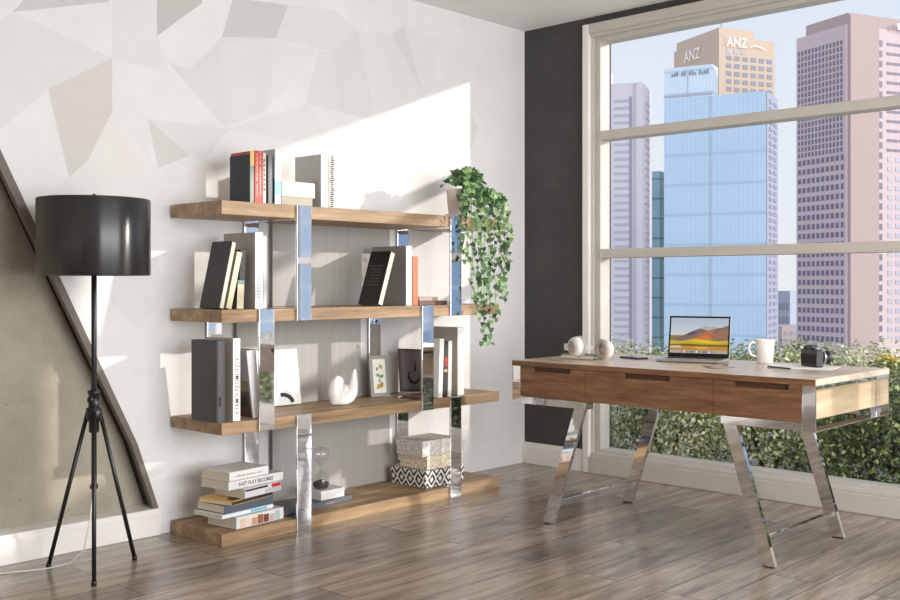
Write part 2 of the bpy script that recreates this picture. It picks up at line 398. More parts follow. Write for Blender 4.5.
def book(label, t, d, h, col, loc, rz=0, lean=0, lying=False, spine_front=True, group=None, pages=None, cat='book', name='book', spine=None, back=None, board=.0028, extra=None, leany=0):
    cov = P(col, .45) if isinstance(col, tuple) else col
    sp = P(spine, .45) if isinstance(spine, tuple) else (spine or cov); bk = P(back, .45) if isinstance(back, tuple) else (back or cov)
    r = thing(name, loc, label, cat, group, (leany, lean, rz))
    a, p = book_meshes(t, d, h, (cov, sp, bk), pages or (M['pagesh'] if lying else M['pages']), lying, spine_front, board)
    dx = -t if lean > 0 else 0
    for q, n in ((a, 'cover'), (p, 'page_block')):
        if dx and not lying: bmesh.ops.translate(q.bm, verts=q.bm.verts, vec=(dx, 0, 0))
        o = q.build(n, r)
    if extra: extra(r)
    return r
def stand(label, xl, xr, ytop, Y, zb, depth, col, lean=0, xoff=0, **k):
    """place an upright book by the image columns of its front face"""
    A = ony(xl, 300, Y); B = ony(xr, 300, Y); h = ony((xl+xr)/2, ytop, Y).z-zb
    if lean > 0: return book(label, (B.x-A.x), depth, h/math.cos(lean), col, (B.x, Y, zb+.0005), lean=lean, **k)
    return book(label, (B.x-A.x), depth, h, col, (A.x, Y, zb+.0005), lean=lean, **k)
def spine_mark(pieces, t0=0):
    """coloured bands on the spine: (z0,z1,rgb) local, standing book of thickness t"""
    def f(r):
        q = MB()
        for x0, x1, z0, z1, c in pieces: q.box((x0, -.0006, z0), (x1, .0002, z1), P(c, .5))
        q.build('spine_print', r)
    return f
def ticks(q, O, X, Y, w, h, col, n, seed=1):
    """a line of print too small to read: short uneven strokes"""
    rn = random.Random(seed); X = Vector(X); Y = Vector(Y); N = X.cross(Y); O = Vector(O); m = P(col, .5); x = 0
    for i in range(n):
        a = w*i/n; b_ = a+w/n*rn.uniform(.45, .75)
        if rn.random() < .14: continue
        c = h*rn.uniform(.7, 1)
        q.poly([O+X*a+N*.0005, O+X*b_+N*.0005, O+X*b_+Y*c+N*.0005, O+X*a+Y*c+N*.0005], m)
def ext_ticks(O, X, Y, w, h, col, n, seed=1, name='title'):
    def f(r):
        q = MB(); ticks(q, O, X, Y, w, h, col, n, seed); q.build(name, r)
    return f
Z1, Z2, Z3, Z4 = TIERS[3][1]+.0002, TIERS[2][1]+.0002, TIERS[1][1]+.0002, TIERS[0][1]+.0002
def ext_text(s, size, col, O, X, Y, width=None, name='title', bold=.0):
    def f(r):
        q = MB(); text_mesh(q, s, size, P(col, .5), O, X, Y, .0006, bold, width); q.build(name, r)
    return f
def both(*fs):
    def f(r):
        for g in fs: g(r)
    return f
# --- top shelf
Y = -.345
zt = Z1+.0025
stand('navy blue hardback with a yellow band on its spine, on the top shelf', 249.8, 254.2, 154, Y, Z1, .155, (22, 30, 42), spine=(150, 160, 150), group='books on the top shelf', extra=spine_mark([(.002, .024, .17, .24, (226, 196, 120))]))
stand('red hardback with white spine lettering beside the navy book on the top shelf', 254.7, 262.6, 150.8, Y, Z1, .185, (196, 66, 58), spine=(206, 76, 66), group='books on the top shelf',
      extra=both(ext_ticks((.016, -.0004, .03), (0, 0, 1), (-1, 0, 0), .21, .007, (240, 200, 188), 26, 3), ext_ticks((.034, -.0004, .03), (0, 0, 1), (-1, 0, 0), .21, .007, (240, 200, 188), 24, 4, 'author')))
stand('thin pale grey paperback with speckled spine between red book and teal-and-white book', 263, 266, 152.8, Y, Z1, .17, (214, 208, 200), group='books on the top shelf', extra=spine_mark([(.003, .011, .06+.022*i, .075+.022*i, (120, 112, 108)) for i in range(7)]))
stand('tall white and teal hardback beside the flat pile on the top shelf', 274.8, 281.2, 149.4, Y, Z1, .19, (186, 186, 190), spine=(240, 240, 242), group='books on the top shelf', extra=both(spine_mark([(.001, .035, .05, .11, (150, 205, 214)), (.001, .035, .02, .05, (196, 228, 232))]),
      lambda r: (lambda q: (q.box((-.0006, .003, .01), (.0002, .187, .12), P((66, 104, 116), .5)), q.build('cover_print', r)))(MB())))
stand('grey slim paperback tucked in front of the teal-and-white book', 268.2, 272.4, 155.5, Y-.005, Z1, .10, (92, 92, 98), spine=(120, 120, 126), group='books on the top shelf')
def lay(label, xl, xr, y0, y1, Y, zb, depth, col, rz=0, thick=None, **k):
    A = ony(xl, 300, Y); B = ony(xr, 300, Y)
    t = thick if thick else ony((xl+xr)/2, y0, Y).z-ony((xl+xr)/2, y1, Y).z
    return book(label, t, depth, B.x-A.x, col, (A.x, Y, zb+.0006), rz=rz, lying=True, **k), t
_, t1 = lay('beige hardback lying flat at the bottom of the pair on the top shelf', 281.8, 312.5, 196, 205, Y+.02, Z1, .17, (176, 164, 146), thick=.044, group='books on the top shelf', spine=(172, 160, 142))
lay('off-white hardback with dark end lying on the beige book on the top shelf', 281.8, 315, 181, 196, Y+.02, Z1+t1+.001, .16, (208, 206, 196), thick=.072, group='books on the top shelf', spine=(206, 208, 200), extra=lambda r: (lambda q: (q.box((.175, -.0009, -.045), (.186, .12, .073), P((40, 38, 42), .5)), q.build('cover_end', r)))(MB()) if False else None)
stand('large white hardback with grey front cover near the middle of the top shelf', 321, 328.4, 154.5, Y+.005, Z1, .20, (188, 186, 184), spine=(238, 236, 232), back=(235, 233, 230), group='books on the top shelf',
      extra=lambda r: (lambda q: (ticks(q, (-.0002, .14, .11), (0, -1, 0), (0, 0, 1), .11, .02, (128, 126, 124), 8, 5), q.build('title', r)))(MB()))
def speck(r):
    q = MB()
    for i in range(26):
        z = .008+i*.0098; q.box((.004+random.random()*.008, -.0007, z), (.022+random.random()*.012, .0002, z+.006), P((34, 33, 34), .5))
    q.build('spine_print', r)
stand('black-and-white patterned paperback at the right end of the top shelf row', 329.4, 335.6, 158, Y+.005, Z1, .17, (226, 224, 220), spine=(206, 203, 198), group='books on the top shelf', extra=speck)

# --- second shelf
Y = -.36
stand('black hardback leaning right at the left end of the second shelf', 219, 224.2, 242, Y, Z2, .155, (30, 27, 28), lean=math.radians(13), spine_front=False, group='books on the second shelf')
stand('cream paperback leaning between black hardback and tall white book', 226.2, 231.4, 252.5, Y, Z2, .13, (232, 218, 180), lean=math.radians(13), spine=(226, 212, 174), group='books on the second shelf')
stand('small book with black upper and cream lower spine, second shelf', 238.2, 243.6, 250, Y+.03, Z2, .12, (28, 27, 28), lean=math.radians(3), spine=(30, 30, 31), group='books on the second shelf',
      extra=lambda r: (lambda q: (q.box((-.038, -.0008, .0), (-.002, .0002, .11), P((214, 204, 172), .5)), q.box((-.038, -.0009, .11), (-.002, .0002, .128), P((120, 148, 156), .5)), q.build('spine_print', r)))(MB()))
stand('tall white hardback with grey-beige cover in the left group on the second shelf', 255, 263, 232.5, Y, Z2, .245, (176, 170, 162), spine=(240, 240, 240), back=(238, 236, 232), group='books on the second shelf', extra=spine_mark([(.012, .030, .02+.014*i, .028+.014*i, (190, 190, 192)) for i in range(9)]))
stand('thin pale grey book right beside the tall white hardback', 263.4, 266.6, 236, Y+.01, Z2, .22, (206, 204, 202), group='books on the second shelf')
def blurb(r):
    q = MB()
    for i in range(7): q.box((-.0409 if False else -.0008-T_BLACK, .03, .10+.017*i), (.0001-T_BLACK, .03+.075+random.random()*.03, .105+.017*i), P((92, 88, 84), .6))
    q.build('cover_print', r)
T_BLACK = ony(383, 300, Y-.02).x-ony(377.8, 300, Y-.02).x
stand('black hardback with faint lines of print leaning in the middle of the second shelf', 377.8, 383, 253, Y-.02, Z2, .15, (34, 30, 28), lean=math.radians(18.5), spine_front=False, group='books on the second shelf', extra=blurb)
stand('large white hardback with grey cover behind the leaning black book', 406, 412, 246, Y, Z2, .26, (150, 146, 142), spine=(242, 241, 238), back=(238, 236, 232), group='books on the second shelf')
stand('orange paperback at the right of the large grey-and-white book', 412.8, 418, 256.5, Y, Z2, .15, (196, 106, 70), spine=(204, 116, 80), group='books on the second shelf')
_, t2 = lay('brown hardback lying flat below another at the right end of the second shelf', 419.5, 447, 303, 306, Y+.01, Z2, .2, (108, 82, 70), thick=.022, group='books on the second shelf')
lay('pale tan book lying on the brown hardback on the second shelf', 419, 438, 299, 302, Y+.02, Z2+t2+.001, .17, (176, 156, 144), thick=.02, group='books on the second shelf')

# --- third shelf: dark box file, books
Y = -.375
A = ony(217, 300, Y); B = ony(225.6, 300, Y); hh = ony(221, 341, Y).z-Z3
bx = thing('box_file', (A.x, Y, Z3+.0006), 'dark grey box file with rounded spine at the left end of the third shelf', 'box file')
q = MB(); T_ = B.x-A.x
prof = [(0, .20), (0, .004), (.006, 0), (T_*.5, -.004), (T_-.006, 0), (T_, .004), (T_, .20)]
q.prism([(x, y, 0) for x, y in prof], (0, 0, hh), P((66, 65, 66), .5)); q.build('case', bx)
q = MB(); q.box((T_*.28, -.0085, hh*.2), (T_*.72, -.0035, hh*.32), P((58, 57, 58), .45)); q.build('label_holder', bx)
def kv(r):
    q = MB(); text_mesh(q, 'KYAMOUSEOMUTZLY', .036, P((40, 40, 42), .5), (.023, 0, .155), (0, 0, 1), (-1, 0, 0), .0006, .0002, .25); q.build('title', r)
stand('white hardback with vertical black title beside the dark grey box file', 233, 240.2, 338.5, Y, Z3, .225, (196, 188, 178), spine=(240, 238, 234), back=(238, 236, 232), group='books on the third shelf', extra=kv)
def photo(r):
    q = MB(); h = .27
    q.box((-.0008, .01, .004), (.0002, .13, .12), P((74, 56, 42), .5)); q.box((-.0008, .01, .12), (.0002, .13, .17), P((128, 108, 88), .5)); q.box((-.0009, .03, .05), (.0002, .09, .1), P((40, 30, 24), .5)); q.build('cover_photograph', r)
stand('hardback with a brown photograph on its grey cover leaning left behind the chrome post', 253, 262, 350, Y+.01, Z3, .15, (140, 142, 144), lean=math.radians(-7), spine=(238, 236, 233), group='books on the third shelf', extra=photo)
# white canvas print leaning on the panel
A = ony(262, 400, -.09); B = ony(303, 400, -.09); h = ony(290, 350, -.09).z-Z3
cv = thing('canvas_print', ((A.x+B.x)/2, -.078, Z3+.004), 'white canvas print with a dark crescent leaning behind the chrome post on the third shelf', 'picture', rot=(-math.radians(8), 0, 0))
W_ = B.x-A.x
q = MB(); q.box((-W_/2, 0, 0), (W_/2, .016, h), P((240, 238, 235), .6), .001); q.build('canvas', cv)
q = MB()
arc = [(-.02+.075*math.cos(t), .0+.075*math.sin(t)) for t in [PI*.05+PI*.5*i/10 for i in range(11)]]
arc2 = [(-.02+.052*math.cos(t), -.006+.056*math.sin(t)) for t in [PI*.05+PI*.5*i/10 for i in range(11)]]
q.poly([(x+W_*.12, -.0008, z*.75+.006) for x, z in arc]+[(x+W_*.12, -.0008, z*.75+.006) for x, z in arc2[::-1]], P((52, 52, 54), .6))
q.build('print', cv)
# white sculpture
def skin_mesh(name, pts, radii, edges, mat, parent, sub=2):
    me = bpy.data.meshes.new(name); me.from_pydata([tuple(p) for p in pts], edges, []); ob = bpy.data.objects.new(name, me); COL.objects.link(ob)
    sm = ob.modifiers.new('skin', 'SKIN'); sm.use_smooth_shade = True
    for i, v in enumerate(me.skin_vertices[0].data):
        r = radii[i]; v.radius = r if isinstance(r, tuple) else (r, r); v.use_root = i == 0
    ss = ob.modifiers.new('sub', 'SUBSURF'); ss.levels = sub; ss.render_levels = sub
    dg = bpy.context.evaluated_depsgraph_get(); nm = bpy.data.meshes.new_from_object(ob.evaluated_get(dg)); bpy.data.objects.remove(ob)
    nm.name = name
    nm.materials.clear(); nm.materials.append(mat)
    for p in nm.polygons: p.use_smooth = True
    o = bpy.data.objects.new(name, nm); COL.objects.link(o); o.parent = parent; return o
sc = ony(343.5, 395, -.26)
sp = thing('sculpture', (sc.x, -.26, Z3+.001), 'white abstract bird-like ceramic sculpture with a raised pointed tip on the third shelf', 'sculpture')
pts = [(-.012, 0, .034), (-.045, 0, .040), (-.058, 0, .085), (-.052, 0, .135), (-.036, .0, .152), (.028, 0, .036), (.058, 0, .06), (.068, 0, .105), (.071, 0, .150), (.071, -.004, .178), (-.026, 0, .115), (-.002, 0, .078), (.030, 0, .085)]
rad = [(.036, .045), (.036, .05), (.036, .048), (.027, .036), (.016, .024), (.034, .045), (.030, .038), (.021, .026), (.014, .016), (.006, .006), (.024, .034), (.034, .036), (.028, .032)]
o = skin_mesh('body', pts, rad, [(0, 1), (1, 2), (2, 3), (3, 4), (0, 5), (5, 6), (6, 7), (7, 8), (8, 9), (3, 10), (0, 11), (11, 12)], M['ceramic'], sp)
mz = min(v.co.z for v in o.data.vertices); o.location.z = -mz
# picture frames
def rect_frame(b, w, h, bar, th, m):
    for lo, hi in (((-w/2, 0, 0), (w/2, th, bar)), ((-w/2, 0, h-bar), (w/2, th, h)), ((-w/2, 0, bar), (-w/2+bar, th, h-bar)), ((w/2-bar, 0, bar), (w/2, th, h-bar))): b.box(lo, hi, m, .0012)
fc = ony(381, 394, -.13)
pf = thing('picture_frame', (fc.x, -.13, Z3+.003), 'small grey-framed botanical picture standing in the middle of the third shelf', 'picture frame', rot=(-math.radians(6), 0, math.radians(-6)))
w, h = .124, .222
q = MB(); rect_frame(q, w, h, .02, .014, P((158, 156, 150), .5)); q.box((-w/2+.004, .006, .004), (w/2-.004, .013, h-.004), P((140, 138, 134), .5)); q.build('frame', pf)
q = MB(); q.box((-w/2+.02, .003, .02), (w/2-.02, .006, h-.02), P((236, 233, 222), .5)); q.build('mount', pf)
q = MB()
def leafp(cx, cz, s, a, c):
    pts = [(0, -.5), (.28, -.2), (.32, .1), (.16, .4), (0, .6), (-.16, .4), (-.32, .1), (-.28, -.2)]
    q.poly([(cx+s*(x*math.cos(a)-z*math.sin(a)), .0026, cz+s*(x*math.sin(a)+z*math.cos(a))) for x, z in pts], P(c, .6))
for cx, cz, s, a, c in ((.012, .16, .03, .6, (176, 160, 76)), (-.012, .15, .024, -.7, (150, 150, 110)), (-.008, .115, .03, 1.2, (140, 164, 130)), (.014, .108, .03, -1.1, (120, 150, 110)), (.0, .085, .026, 0.1, (150, 170, 140)), (.004, .058, .042, 1.4, (196, 160, 66)), (-.012, .05, .03, -1.2, (210, 180, 90)), (.016, .07, .02, .3, (100, 120, 70))): leafp(cx, cz, s, a, c)
q.build('botanical_print', pf)
fc = ony(413, 393, -.115)
pk = thing('picture_frame', (fc.x+.01, -.115, Z3+.010), 'dark grey square tile picture with a black brush mark behind the right chrome post', 'picture frame', rot=(-math.radians(9), math.radians(4), math.radians(-4)))
w, h = .19, .235
q = MB(); q.box((-w/2, 0, 0), (w/2, .014, h), P((128, 120, 118), .5), .001); rect_frame(q, w+.006, h+.003, .012, .010, P((92, 86, 85), .45)); bmesh.ops.translate(q.bm, verts=q.bm.verts, vec=(0, -.001, 0)); q.build('frame', pk)
q = MB(); ink = P((26, 25, 26), .5)
A1 = [(.045*math.cos(t), .082+.042*math.sin(t)) for t in [PI*.75+PI*1.35*i/16 for i in range(17)]]
A2 = [(.004+.034*math.cos(t), .090+.034*math.sin(t)) for t in [PI*.8+PI*1.22*i/16 for i in range(17)]]
for i in range(16): q.poly([(A1[i][0], -.0022, A1[i][1]), (A1[i+1][0], -.0022, A1[i+1][1]), (A2[i+1][0], -.0022, A2[i+1][1]), (A2[i][0], -.0022, A2[i][1])], ink)
q.build('brush_stroke', pk); q = MB()
q.poly([(.002, -.0022, .11), (.022, -.0022, .118), (.018, -.0022, .135), (.006, -.0022, .13)], ink); q.poly([(.006, -.0022, .13), (.018, -.0022, .135), (.016, -.0022, .172), (.011, -.0022, .17)], ink)
q.build('brush_dot', pk)
# right group of the third shelf
Y = -.365
stand('large white hardback with cover greyed as shade at the right end of the third shelf', 457.5, 464, 327.5, Y, Z3, .25, (168, 160, 150), spine=(242, 241, 238), back=(240, 238, 234), group='books on the third shelf')  # left cover of a white book tinted grey for its shade
Y = -.385
stand('thin white booklet leaning at the left of the red-topped dark spine', 438.2, 442.4, 339, Y, Z3, .11, (236, 234, 230), lean=math.radians(2.5), group='books on the third shelf')
stand('narrow book with red-topped dark spine between two white ones on the third shelf', 443.2, 447.2, 341, Y, Z3, .11, (52, 46, 44), lean=math.radians(1.5), spine=(58, 52, 50), group='books on the third shelf',
      extra=lambda r: (lambda q: (q.box((-.026, -.0008, .165), (-.003, .0002, .215), P((176, 62, 48), .5)), q.box((-.026, -.0008, .135), (-.003, .0002, .15), P((210, 180, 150), .5)), q.build('spine_print', r)))(MB()))
stand('white book at the right of the red-topped dark spine on the third shelf', 448, 451.4, 341, Y, Z3, .11, (234, 230, 222), lean=math.radians(1), group='books on the third shelf')

# --- bottom shelf: pile of books
def pile(label, px, zb, t, L, D, rz, col, **k):
    """px: image point (x) of the spine's near-left corner at the pile front plane"""
    C0 = ony(px[0], px[1], px[2])
    return book(label, t, D, L, col, (C0.x, px[2], zb), rz=math.radians(rz), lying=True, **k)
G = 'books piled on the bottom shelf'
zz = Z4+.0025
def floral(r):
    q = MB()
    for i, c in enumerate([(226, 196, 172), (232, 210, 190), (196, 150, 124), (150, 92, 70), (120, 66, 50), (196, 178, 166), (176, 190, 196)]):
        q.box((.02+.035*i, -.0008, .004), (.052+.035*i, .0002, .044-(i % 3)*.004), P(c, .5))
    q.build('spine_print', r)
pile('thick white hardback with a floral spine at the bottom of the pile', (236.5, 0, -.385), zz, .053, .285, .20, 6, (206, 204, 204), spine=(224, 222, 220), group=G, extra=floral); zz += .054
pile('slim white and pale blue paperback second from the bottom of the pile', (222, 0, -.37), zz, .017, .31, .19, 7, (226, 226, 224), spine=(226, 236, 240), group=G, extra=lambda r: (lambda q: (q.box((.17, -.0008, .003), (.27, .0002, .014), P((120, 190, 206), .5)), q.build('spine_print', r)))(MB())); zz += .018
pile('slate blue hardback third from the bottom of the pile', (224.5, 0, -.365), zz, .039, .29, .19, 6, (84, 92, 106), group=G); zz += .040
def jag(r):
    q = MB()
    for i in range(6): q.box((.02+.028*i, .01, .0205), (.036+.028*i, .05+.02*(i % 3), .0217), P((34, 30, 28), .5))
    q.build('cover_print', r)
pile('yellow and black paperback sticking out crookedly from the pile', (232, 0, -.40), zz, .0195, .27, .20, 13, (226, 178, 92), spine=(50, 47, 45), group=G, extra=jag); zz += .0215
pile('white hardback with a black stripe and red corner in the middle of the pile', (245, 0, -.395), zz, .041, .24, .19, 11, (214, 212, 210), spine=(216, 214, 218), group=G,
     extra=lambda r: (lambda q: (q.box((.004, -.0008, .029), (.15, .0002, .0375), P((32, 31, 32), .5)), q.box((.175, -.0008, .022), (.236, .0002, .0382), P((186, 44, 48), .5)), q.box((.13, -.0007, .003), (.236, .0002, .021), P((186, 186, 190), .5)), q.build('spine_print', r)))(MB())); zz += .042
def ttl(r):
    q = MB(); text_mesh(q, 'EAST PLAY BECOMES', .024, P((74, 70, 74), .5), (.165, 0, .018), (1, 0, 0), (0, 0, 1), .0006, .0004, .21); q.build('title', r)
pile('white hardback with dark title on its spine, second from the top of the pile', (228.5, 0, -.375), zz, .039, .335, .185, 7, (202, 198, 190), spine=(226, 224, 222), group=G, extra=ttl); zz += .040
def ttl2(r):
    q = MB(); ticks(q, (.035, -.0003, .012), (1, 0, 0), (0, 0, 1), .165, .009, (176, 120, 104), 22, 6); q.build('title', r)
pile('white hardback with small reddish title on top of the pile', (229.5, 0, -.37), zz, .038, .24, .185, 8, (228, 226, 222), spine=(234, 233, 230), group=G, extra=ttl2)
# slate album, white box and hourglass
A = ony(292, 490, -.35); B = ony(357, 490, -.35)
al = book('wide slate grey album lying flat under the white box on the bottom shelf', .026, .17, .46, (92, 96, 104), (A.x-.02, -.325, Z4+.0028), rz=math.radians(6), lying=True, name='album', cat='album',
     extra=lambda r: (lambda q: (q.box((.27, -.0008, .010), (.33, .0002, .013), P((160, 160, 164), .5)), q.build('title', r)))(MB()))
zb = Z4+.0028+.0275
wc = ony(333, 478, -.28)
wb = thing('gift_box', (wc.x-.005, -.232, zb), 'small white lidded box lying on the slate album under the hourglass', 'box', rot=(0, 0, math.radians(3)))
q = MB(); q.box((-.078, -.05, 0), (.078, .05, .03), P((226, 224, 221), .5), .001); q.build('body', wb)
q = MB(); q.box((-.080, -.052, .03), (.080, .052, .046), P((236, 235, 232), .5), .001); q.build('lid', wb)
hx = ony(321, 470, -.235)
hg = thing('hourglass', (hx.x, -.235, zb+.0475), 'clear glass hourglass with dark sand standing on the white box', 'hourglass')
half = [(.004, 0), (.0045, .006), (.010, .014), (.026, .030), (.040, .052), (.043, .070), (.038, .088), (.022, .100), (0, .104)]
outer = [(r, .104+z) for r, z in half]; lower = [(r, .104-z) for r, z in half[::-1]]
lower[0] = (0, .001); lower[1] = (.030, .003)
q = MB(); q.lathe(lower+outer, M['bulb'], 28); q.build('glass_bulbs', hg)
q = MB(); q.lathe([(0, .003), (.030, .0045), (.0385, .016), (.0405, .028), (.03, .036), (.012, .044), (0, .046)], P((62, 60, 60), .9), 24); q.build('sand', hg)
# patterned boxes
def patt(kind):
    m, nt, bs = new_mat('box_pattern_'+kind); t = nt.nodes.new('ShaderNodeTexCoord'); sep = nt.nodes.new('ShaderNodeSeparateXYZ'); nt.links.new(t.outputs['Object'], sep.inputs[0])
    def mth(op, a, bv=None, c=None):
        n = nt.nodes.new('ShaderNodeMath'); n.operation = op
        for i, v in enumerate((a, bv, c)):
            if v is None: continue
            if isinstance(v, (int, float)): n.inputs[i].default_value = v
            else: nt.links.new(v, n.inputs[i])
        return n.outputs[0]
    u = mth('ADD', sep.outputs[0], sep.outputs[1])
    if kind == 'diamond':
        a = mth('ABSOLUTE', mth('SUBTRACT', mth('FRACT', mth('MULTIPLY', u, 1/.066)), .5)); v = mth('ABSOLUTE', mth('SUBTRACT', mth('DIVIDE', sep.outputs[2], .078), .52))
        s = mth('ADD', a, v); f = mth('FRACT', mth('MULTIPLY', s, 2.3)); st = mth('GREATER_THAN', f, .5)
        nt.links.new(ramp(nt, st, [(0, s2l((236, 232, 226))), (1, s2l((48, 45, 44)))]), bs.inputs['Base Color'])
    else:
        v = nt.nodes.new('ShaderNodeTexVoronoi'); v.inputs['Scale'].default_value = 150 if kind == 'speckle' else 95; nt.links.new(t.outputs['Object'], v.inputs['Vector'])
        c = ((236, 232, 226), (136, 132, 130)) if kind == 'speckle' else ((238, 226, 204), (178, 162, 138))
        nt.links.new(ramp(nt, v.outputs['Distance'], [(.25, s2l(c[1])), (.5, s2l(c[0]))]), bs.inputs['Base Color'])
    bs.inputs['Roughness'].default_value = .7; return m
BXY = -.345
zz = Z4+.0028
def pbox(label, pl, pr, z, hgt, dep, kind, yoff=0):
    A = ony(pl, 470, BXY+yoff); B = ony(pr, 470, BXY+yoff); w = B.x-A.x
    r = thing('storage_box', (A.x+w/2, BXY+yoff+dep/2, z), label, 'box', 'patterned boxes on the bottom shelf'); m = patt(kind)
    q = MB(); q.box((-w/2+.003, -dep/2+.003, 0), (w/2-.003, dep/2-.003, hgt*.62), m, .001); q.build('body', r)
    q = MB(); q.box((-w/2, -dep/2, hgt*.55), (w/2, dep/2, hgt), m, .0015); q.build('lid', r)
pbox('black-and-white diamond patterned box at the bottom of the three boxes', 425.3, 464, zz, .092, .265, 'diamond'); zz += .093
pbox('beige woven patterned box in the middle of the three boxes', 427.3, 461, zz, .073, .215, 'weave', .012); zz += .074
pbox('grey speckled box on top of the three boxes', 422.5, 457, zz, .082, .205, 'speckle', .012)

# ================================================================== TRAILING IVY
pc = ony(457.5, 212, -.315)
pl = thing('potted_ivy', (pc.x, -.315, Z1+.0005), 'trailing green ivy in a white pot at the right end of the top shelf', 'plant')
q = MB(); q.lathe([(0, 0), (.066, 0), (.070, .004), (.071, .018), (.066, .018), (.062, .008), (0, .007)], M['potwhite'], 36); q.build('saucer', pl)
q = MB(); q.lathe([(0, .0085), (.047, .0085), (.050, .012), (.064, .15), (.066, .155), (.063, .158), (.058, .155), (.055, .135), (0, .133)], M['potwhite'], 36); q.build('pot', pl)
q = MB(); q.lathe([(.0555, .136), (.03, .142), (0, .144)], M['soil'], 24); q.build('soil', pl)
leaf = MB(); OV = pl.location
def ivy_leaf(P0, s, nrm, up, mk):
    nrm = nrm.normalized(); up = (up-nrm*up.dot(nrm)).normalized(); sd = up.cross(nrm)
    out = [(0, 0, 0), (.22, -.12, .02), (.5, .02, .08), (.34, .28, .05), (.40, .52, .07), (.18, .62, .03), (0, 1, -.06), (-.18, .62, .03), (-.40, .52, .07), (-.34, .28, .05), (-.5, .02, .08), (-.22, -.12, .02)]
    c = leaf.bm.verts.new(P0+(-up*.35)*s*1.0+nrm*.0)
    vs = [leaf.bm.verts.new(P0+sd*(x*s)-up*(y*s)+nrm*(z*s)) for x, y, z in out]; k = leaf.mi(mk)
    for i in range(len(vs)):
        f = leaf.bm.faces.new([c, vs[i], vs[(i+1) % len(vs)]]); f.material_index = k; f.smooth = True
rnd = random.Random(11)
def rv(a): return Vector((rnd.uniform(-a, a), rnd.uniform(-a, a), rnd.uniform(-a, a)))
iv = [M['ivy0'], M['ivy1'], M['ivy2']]
stems = []
# crown above the pot
for i in range(330):
    a = rnd.uniform(0, 2*PI); rr = abs(rnd.gauss(0, .062)); hz = .160+rnd.uniform(.1, 1)*.10*math.sqrt(max(0, 1-(rr/.15)**2))
    p = Vector((rr*math.cos(a)*1.15+.06, rr*math.sin(a)*.75-.02, hz+.022))
    if p.x < -.075: continue
    if p.x > .09: p.z -= rnd.uniform(0, 1)**2*(p.x-.05)*1.4
    n = Vector((math.cos(a)*.4-.35, math.sin(a)*.4-.6, .8))+rv(.4)
    ivy_leaf(p, rnd.uniform(.028, .046), n, Vector((rnd.uniform(-.5, .5), .3, .7)), rnd.choice(iv))
ends = [(466, 262, 0), (472, 298, 1), (478, 318, 2), (484, 342, 3), (490, 345, 4), (495, 322, 5), (500, 292, 6), (504, 300, 7), (507, 262, 8), (481, 280, 9), (488, 300, 10), (462, 250, 11), (498, 240, 12)]
for px, py_, i in ends:
    Yp = -.442-.012*(i % 3)
    E = ony(px, py_, Yp); E = Vector((E.x, Yp, E.z))-OV
    T0 = Vector((.035+.004*i, -.03-.002*i, .165)); mid = Vector((T0.x*.4+E.x*.6, -.085, .19-.006*i)); dn = Vector((E.x*.97, E.y*.98, .06))
    ctrl = [T0, mid, dn, E]
    pts = []
    n = 26
    for k in range(n+1):
        t = k/n*3; j = min(2, int(t)); u = t-j
        p0 = ctrl[max(0, j-1)]; p1 = ctrl[j]; p2 = ctrl[j+1]; p3 = ctrl[min(3, j+2)]
        p = .5*((2*p1)+(p2-p0)*u+(2*p0-5*p1+4*p2-p3)*u*u+(3*p1-p0-3*p2+p3)*u**3)
        p = p+Vector((math.sin(k*.9+i)*.005, math.cos(k*.7+i*2)*.004, 0)); pts.append(p)
    s = MB(); s.tube(pts, .0013, M['stem'], 5); s.build('stem', pl)
    L = sum((pts[k+1]-pts[k]).length for k in range(n)); nl = int(L/.0115)
    for k in range(nl):
        f = (k+.5)/nl*n; j = int(f); p = pts[j].lerp(pts[min(j+1, n)], f-j)+Vector((rnd.uniform(-.022, .022), rnd.uniform(-.02, .012), rnd.uniform(-.008, .008)))
        ivy_leaf(p, rnd.uniform(.022, .040), Vector((-.55, -.75, .25))+rv(.55), Vector((rnd.uniform(-.6, .6), .1, 1)), rnd.choice(iv))
leaf.build('foliage', pl)

# ================================================================== FLOOR LAMP
LX, LY = -3.165, -.333
lp = thing('floor_lamp', (LX, LY, 0), 'black tripod floor lamp with a glossy drum shade beside the concrete recess', 'floor lamp')
q = MB(); R = .2195; q.lathe([(R, 1.186), (R, 1.488), (R-.004, 1.490), (R-.005, 1.487), (R-.005, 1.188), (R-.003, 1.184)], M['shade'], 72, closed=True); q.build('lamp_shade', lp)
q = MB()
for k in range(3): a = k*2*PI/3+.4; q.tube([(0, 0, 1.47), ((R-.005)*math.cos(a), (R-.005)*math.sin(a), 1.482)], .003, M['black'], 6)
q.lathe([(0, 1.30), (.018, 1.30), (.02, 1.36), (.012, 1.38), (0, 1.38)], M['black'], 16); q.build('shade_carrier', lp)
q = MB(); q.lathe([(0, 1.478), (.012, 1.478), (.013, 1.49), (.007, 1.498), (.008, 1.508), (0, 1.514)], M['black'], 16); q.build('finial', lp)
q = MB(); q.tube([(0, 0, .34), (0, 0, 1.48)], .0105, M['black'], 14); q.build('pole', lp)
q = MB(); q.lathe([(0, .555), (.018, .555), (.020, .56), (.020, .60), (.030, .602), (.031, .652), (.022, .656), (.021, .708), (.025, .71), (.025, .722), (.0, .724)], M['black'], 20); q.build('collar', lp)
q = MB(); q.tube([(-.012, -.012, .69), (-.030, -.030, .69)], .006, M['black'], 8); q.lathe([(0, -.006), (.012, -.006), (.012, .006), (0, .006)], M['black'], 12, Matrix.Translation((-.033, -.033, .69)) @ Vector((-1, -1, 0)).to_track_quat('Z', 'Y').to_matrix().to_4x4()); q.build('knob', lp)
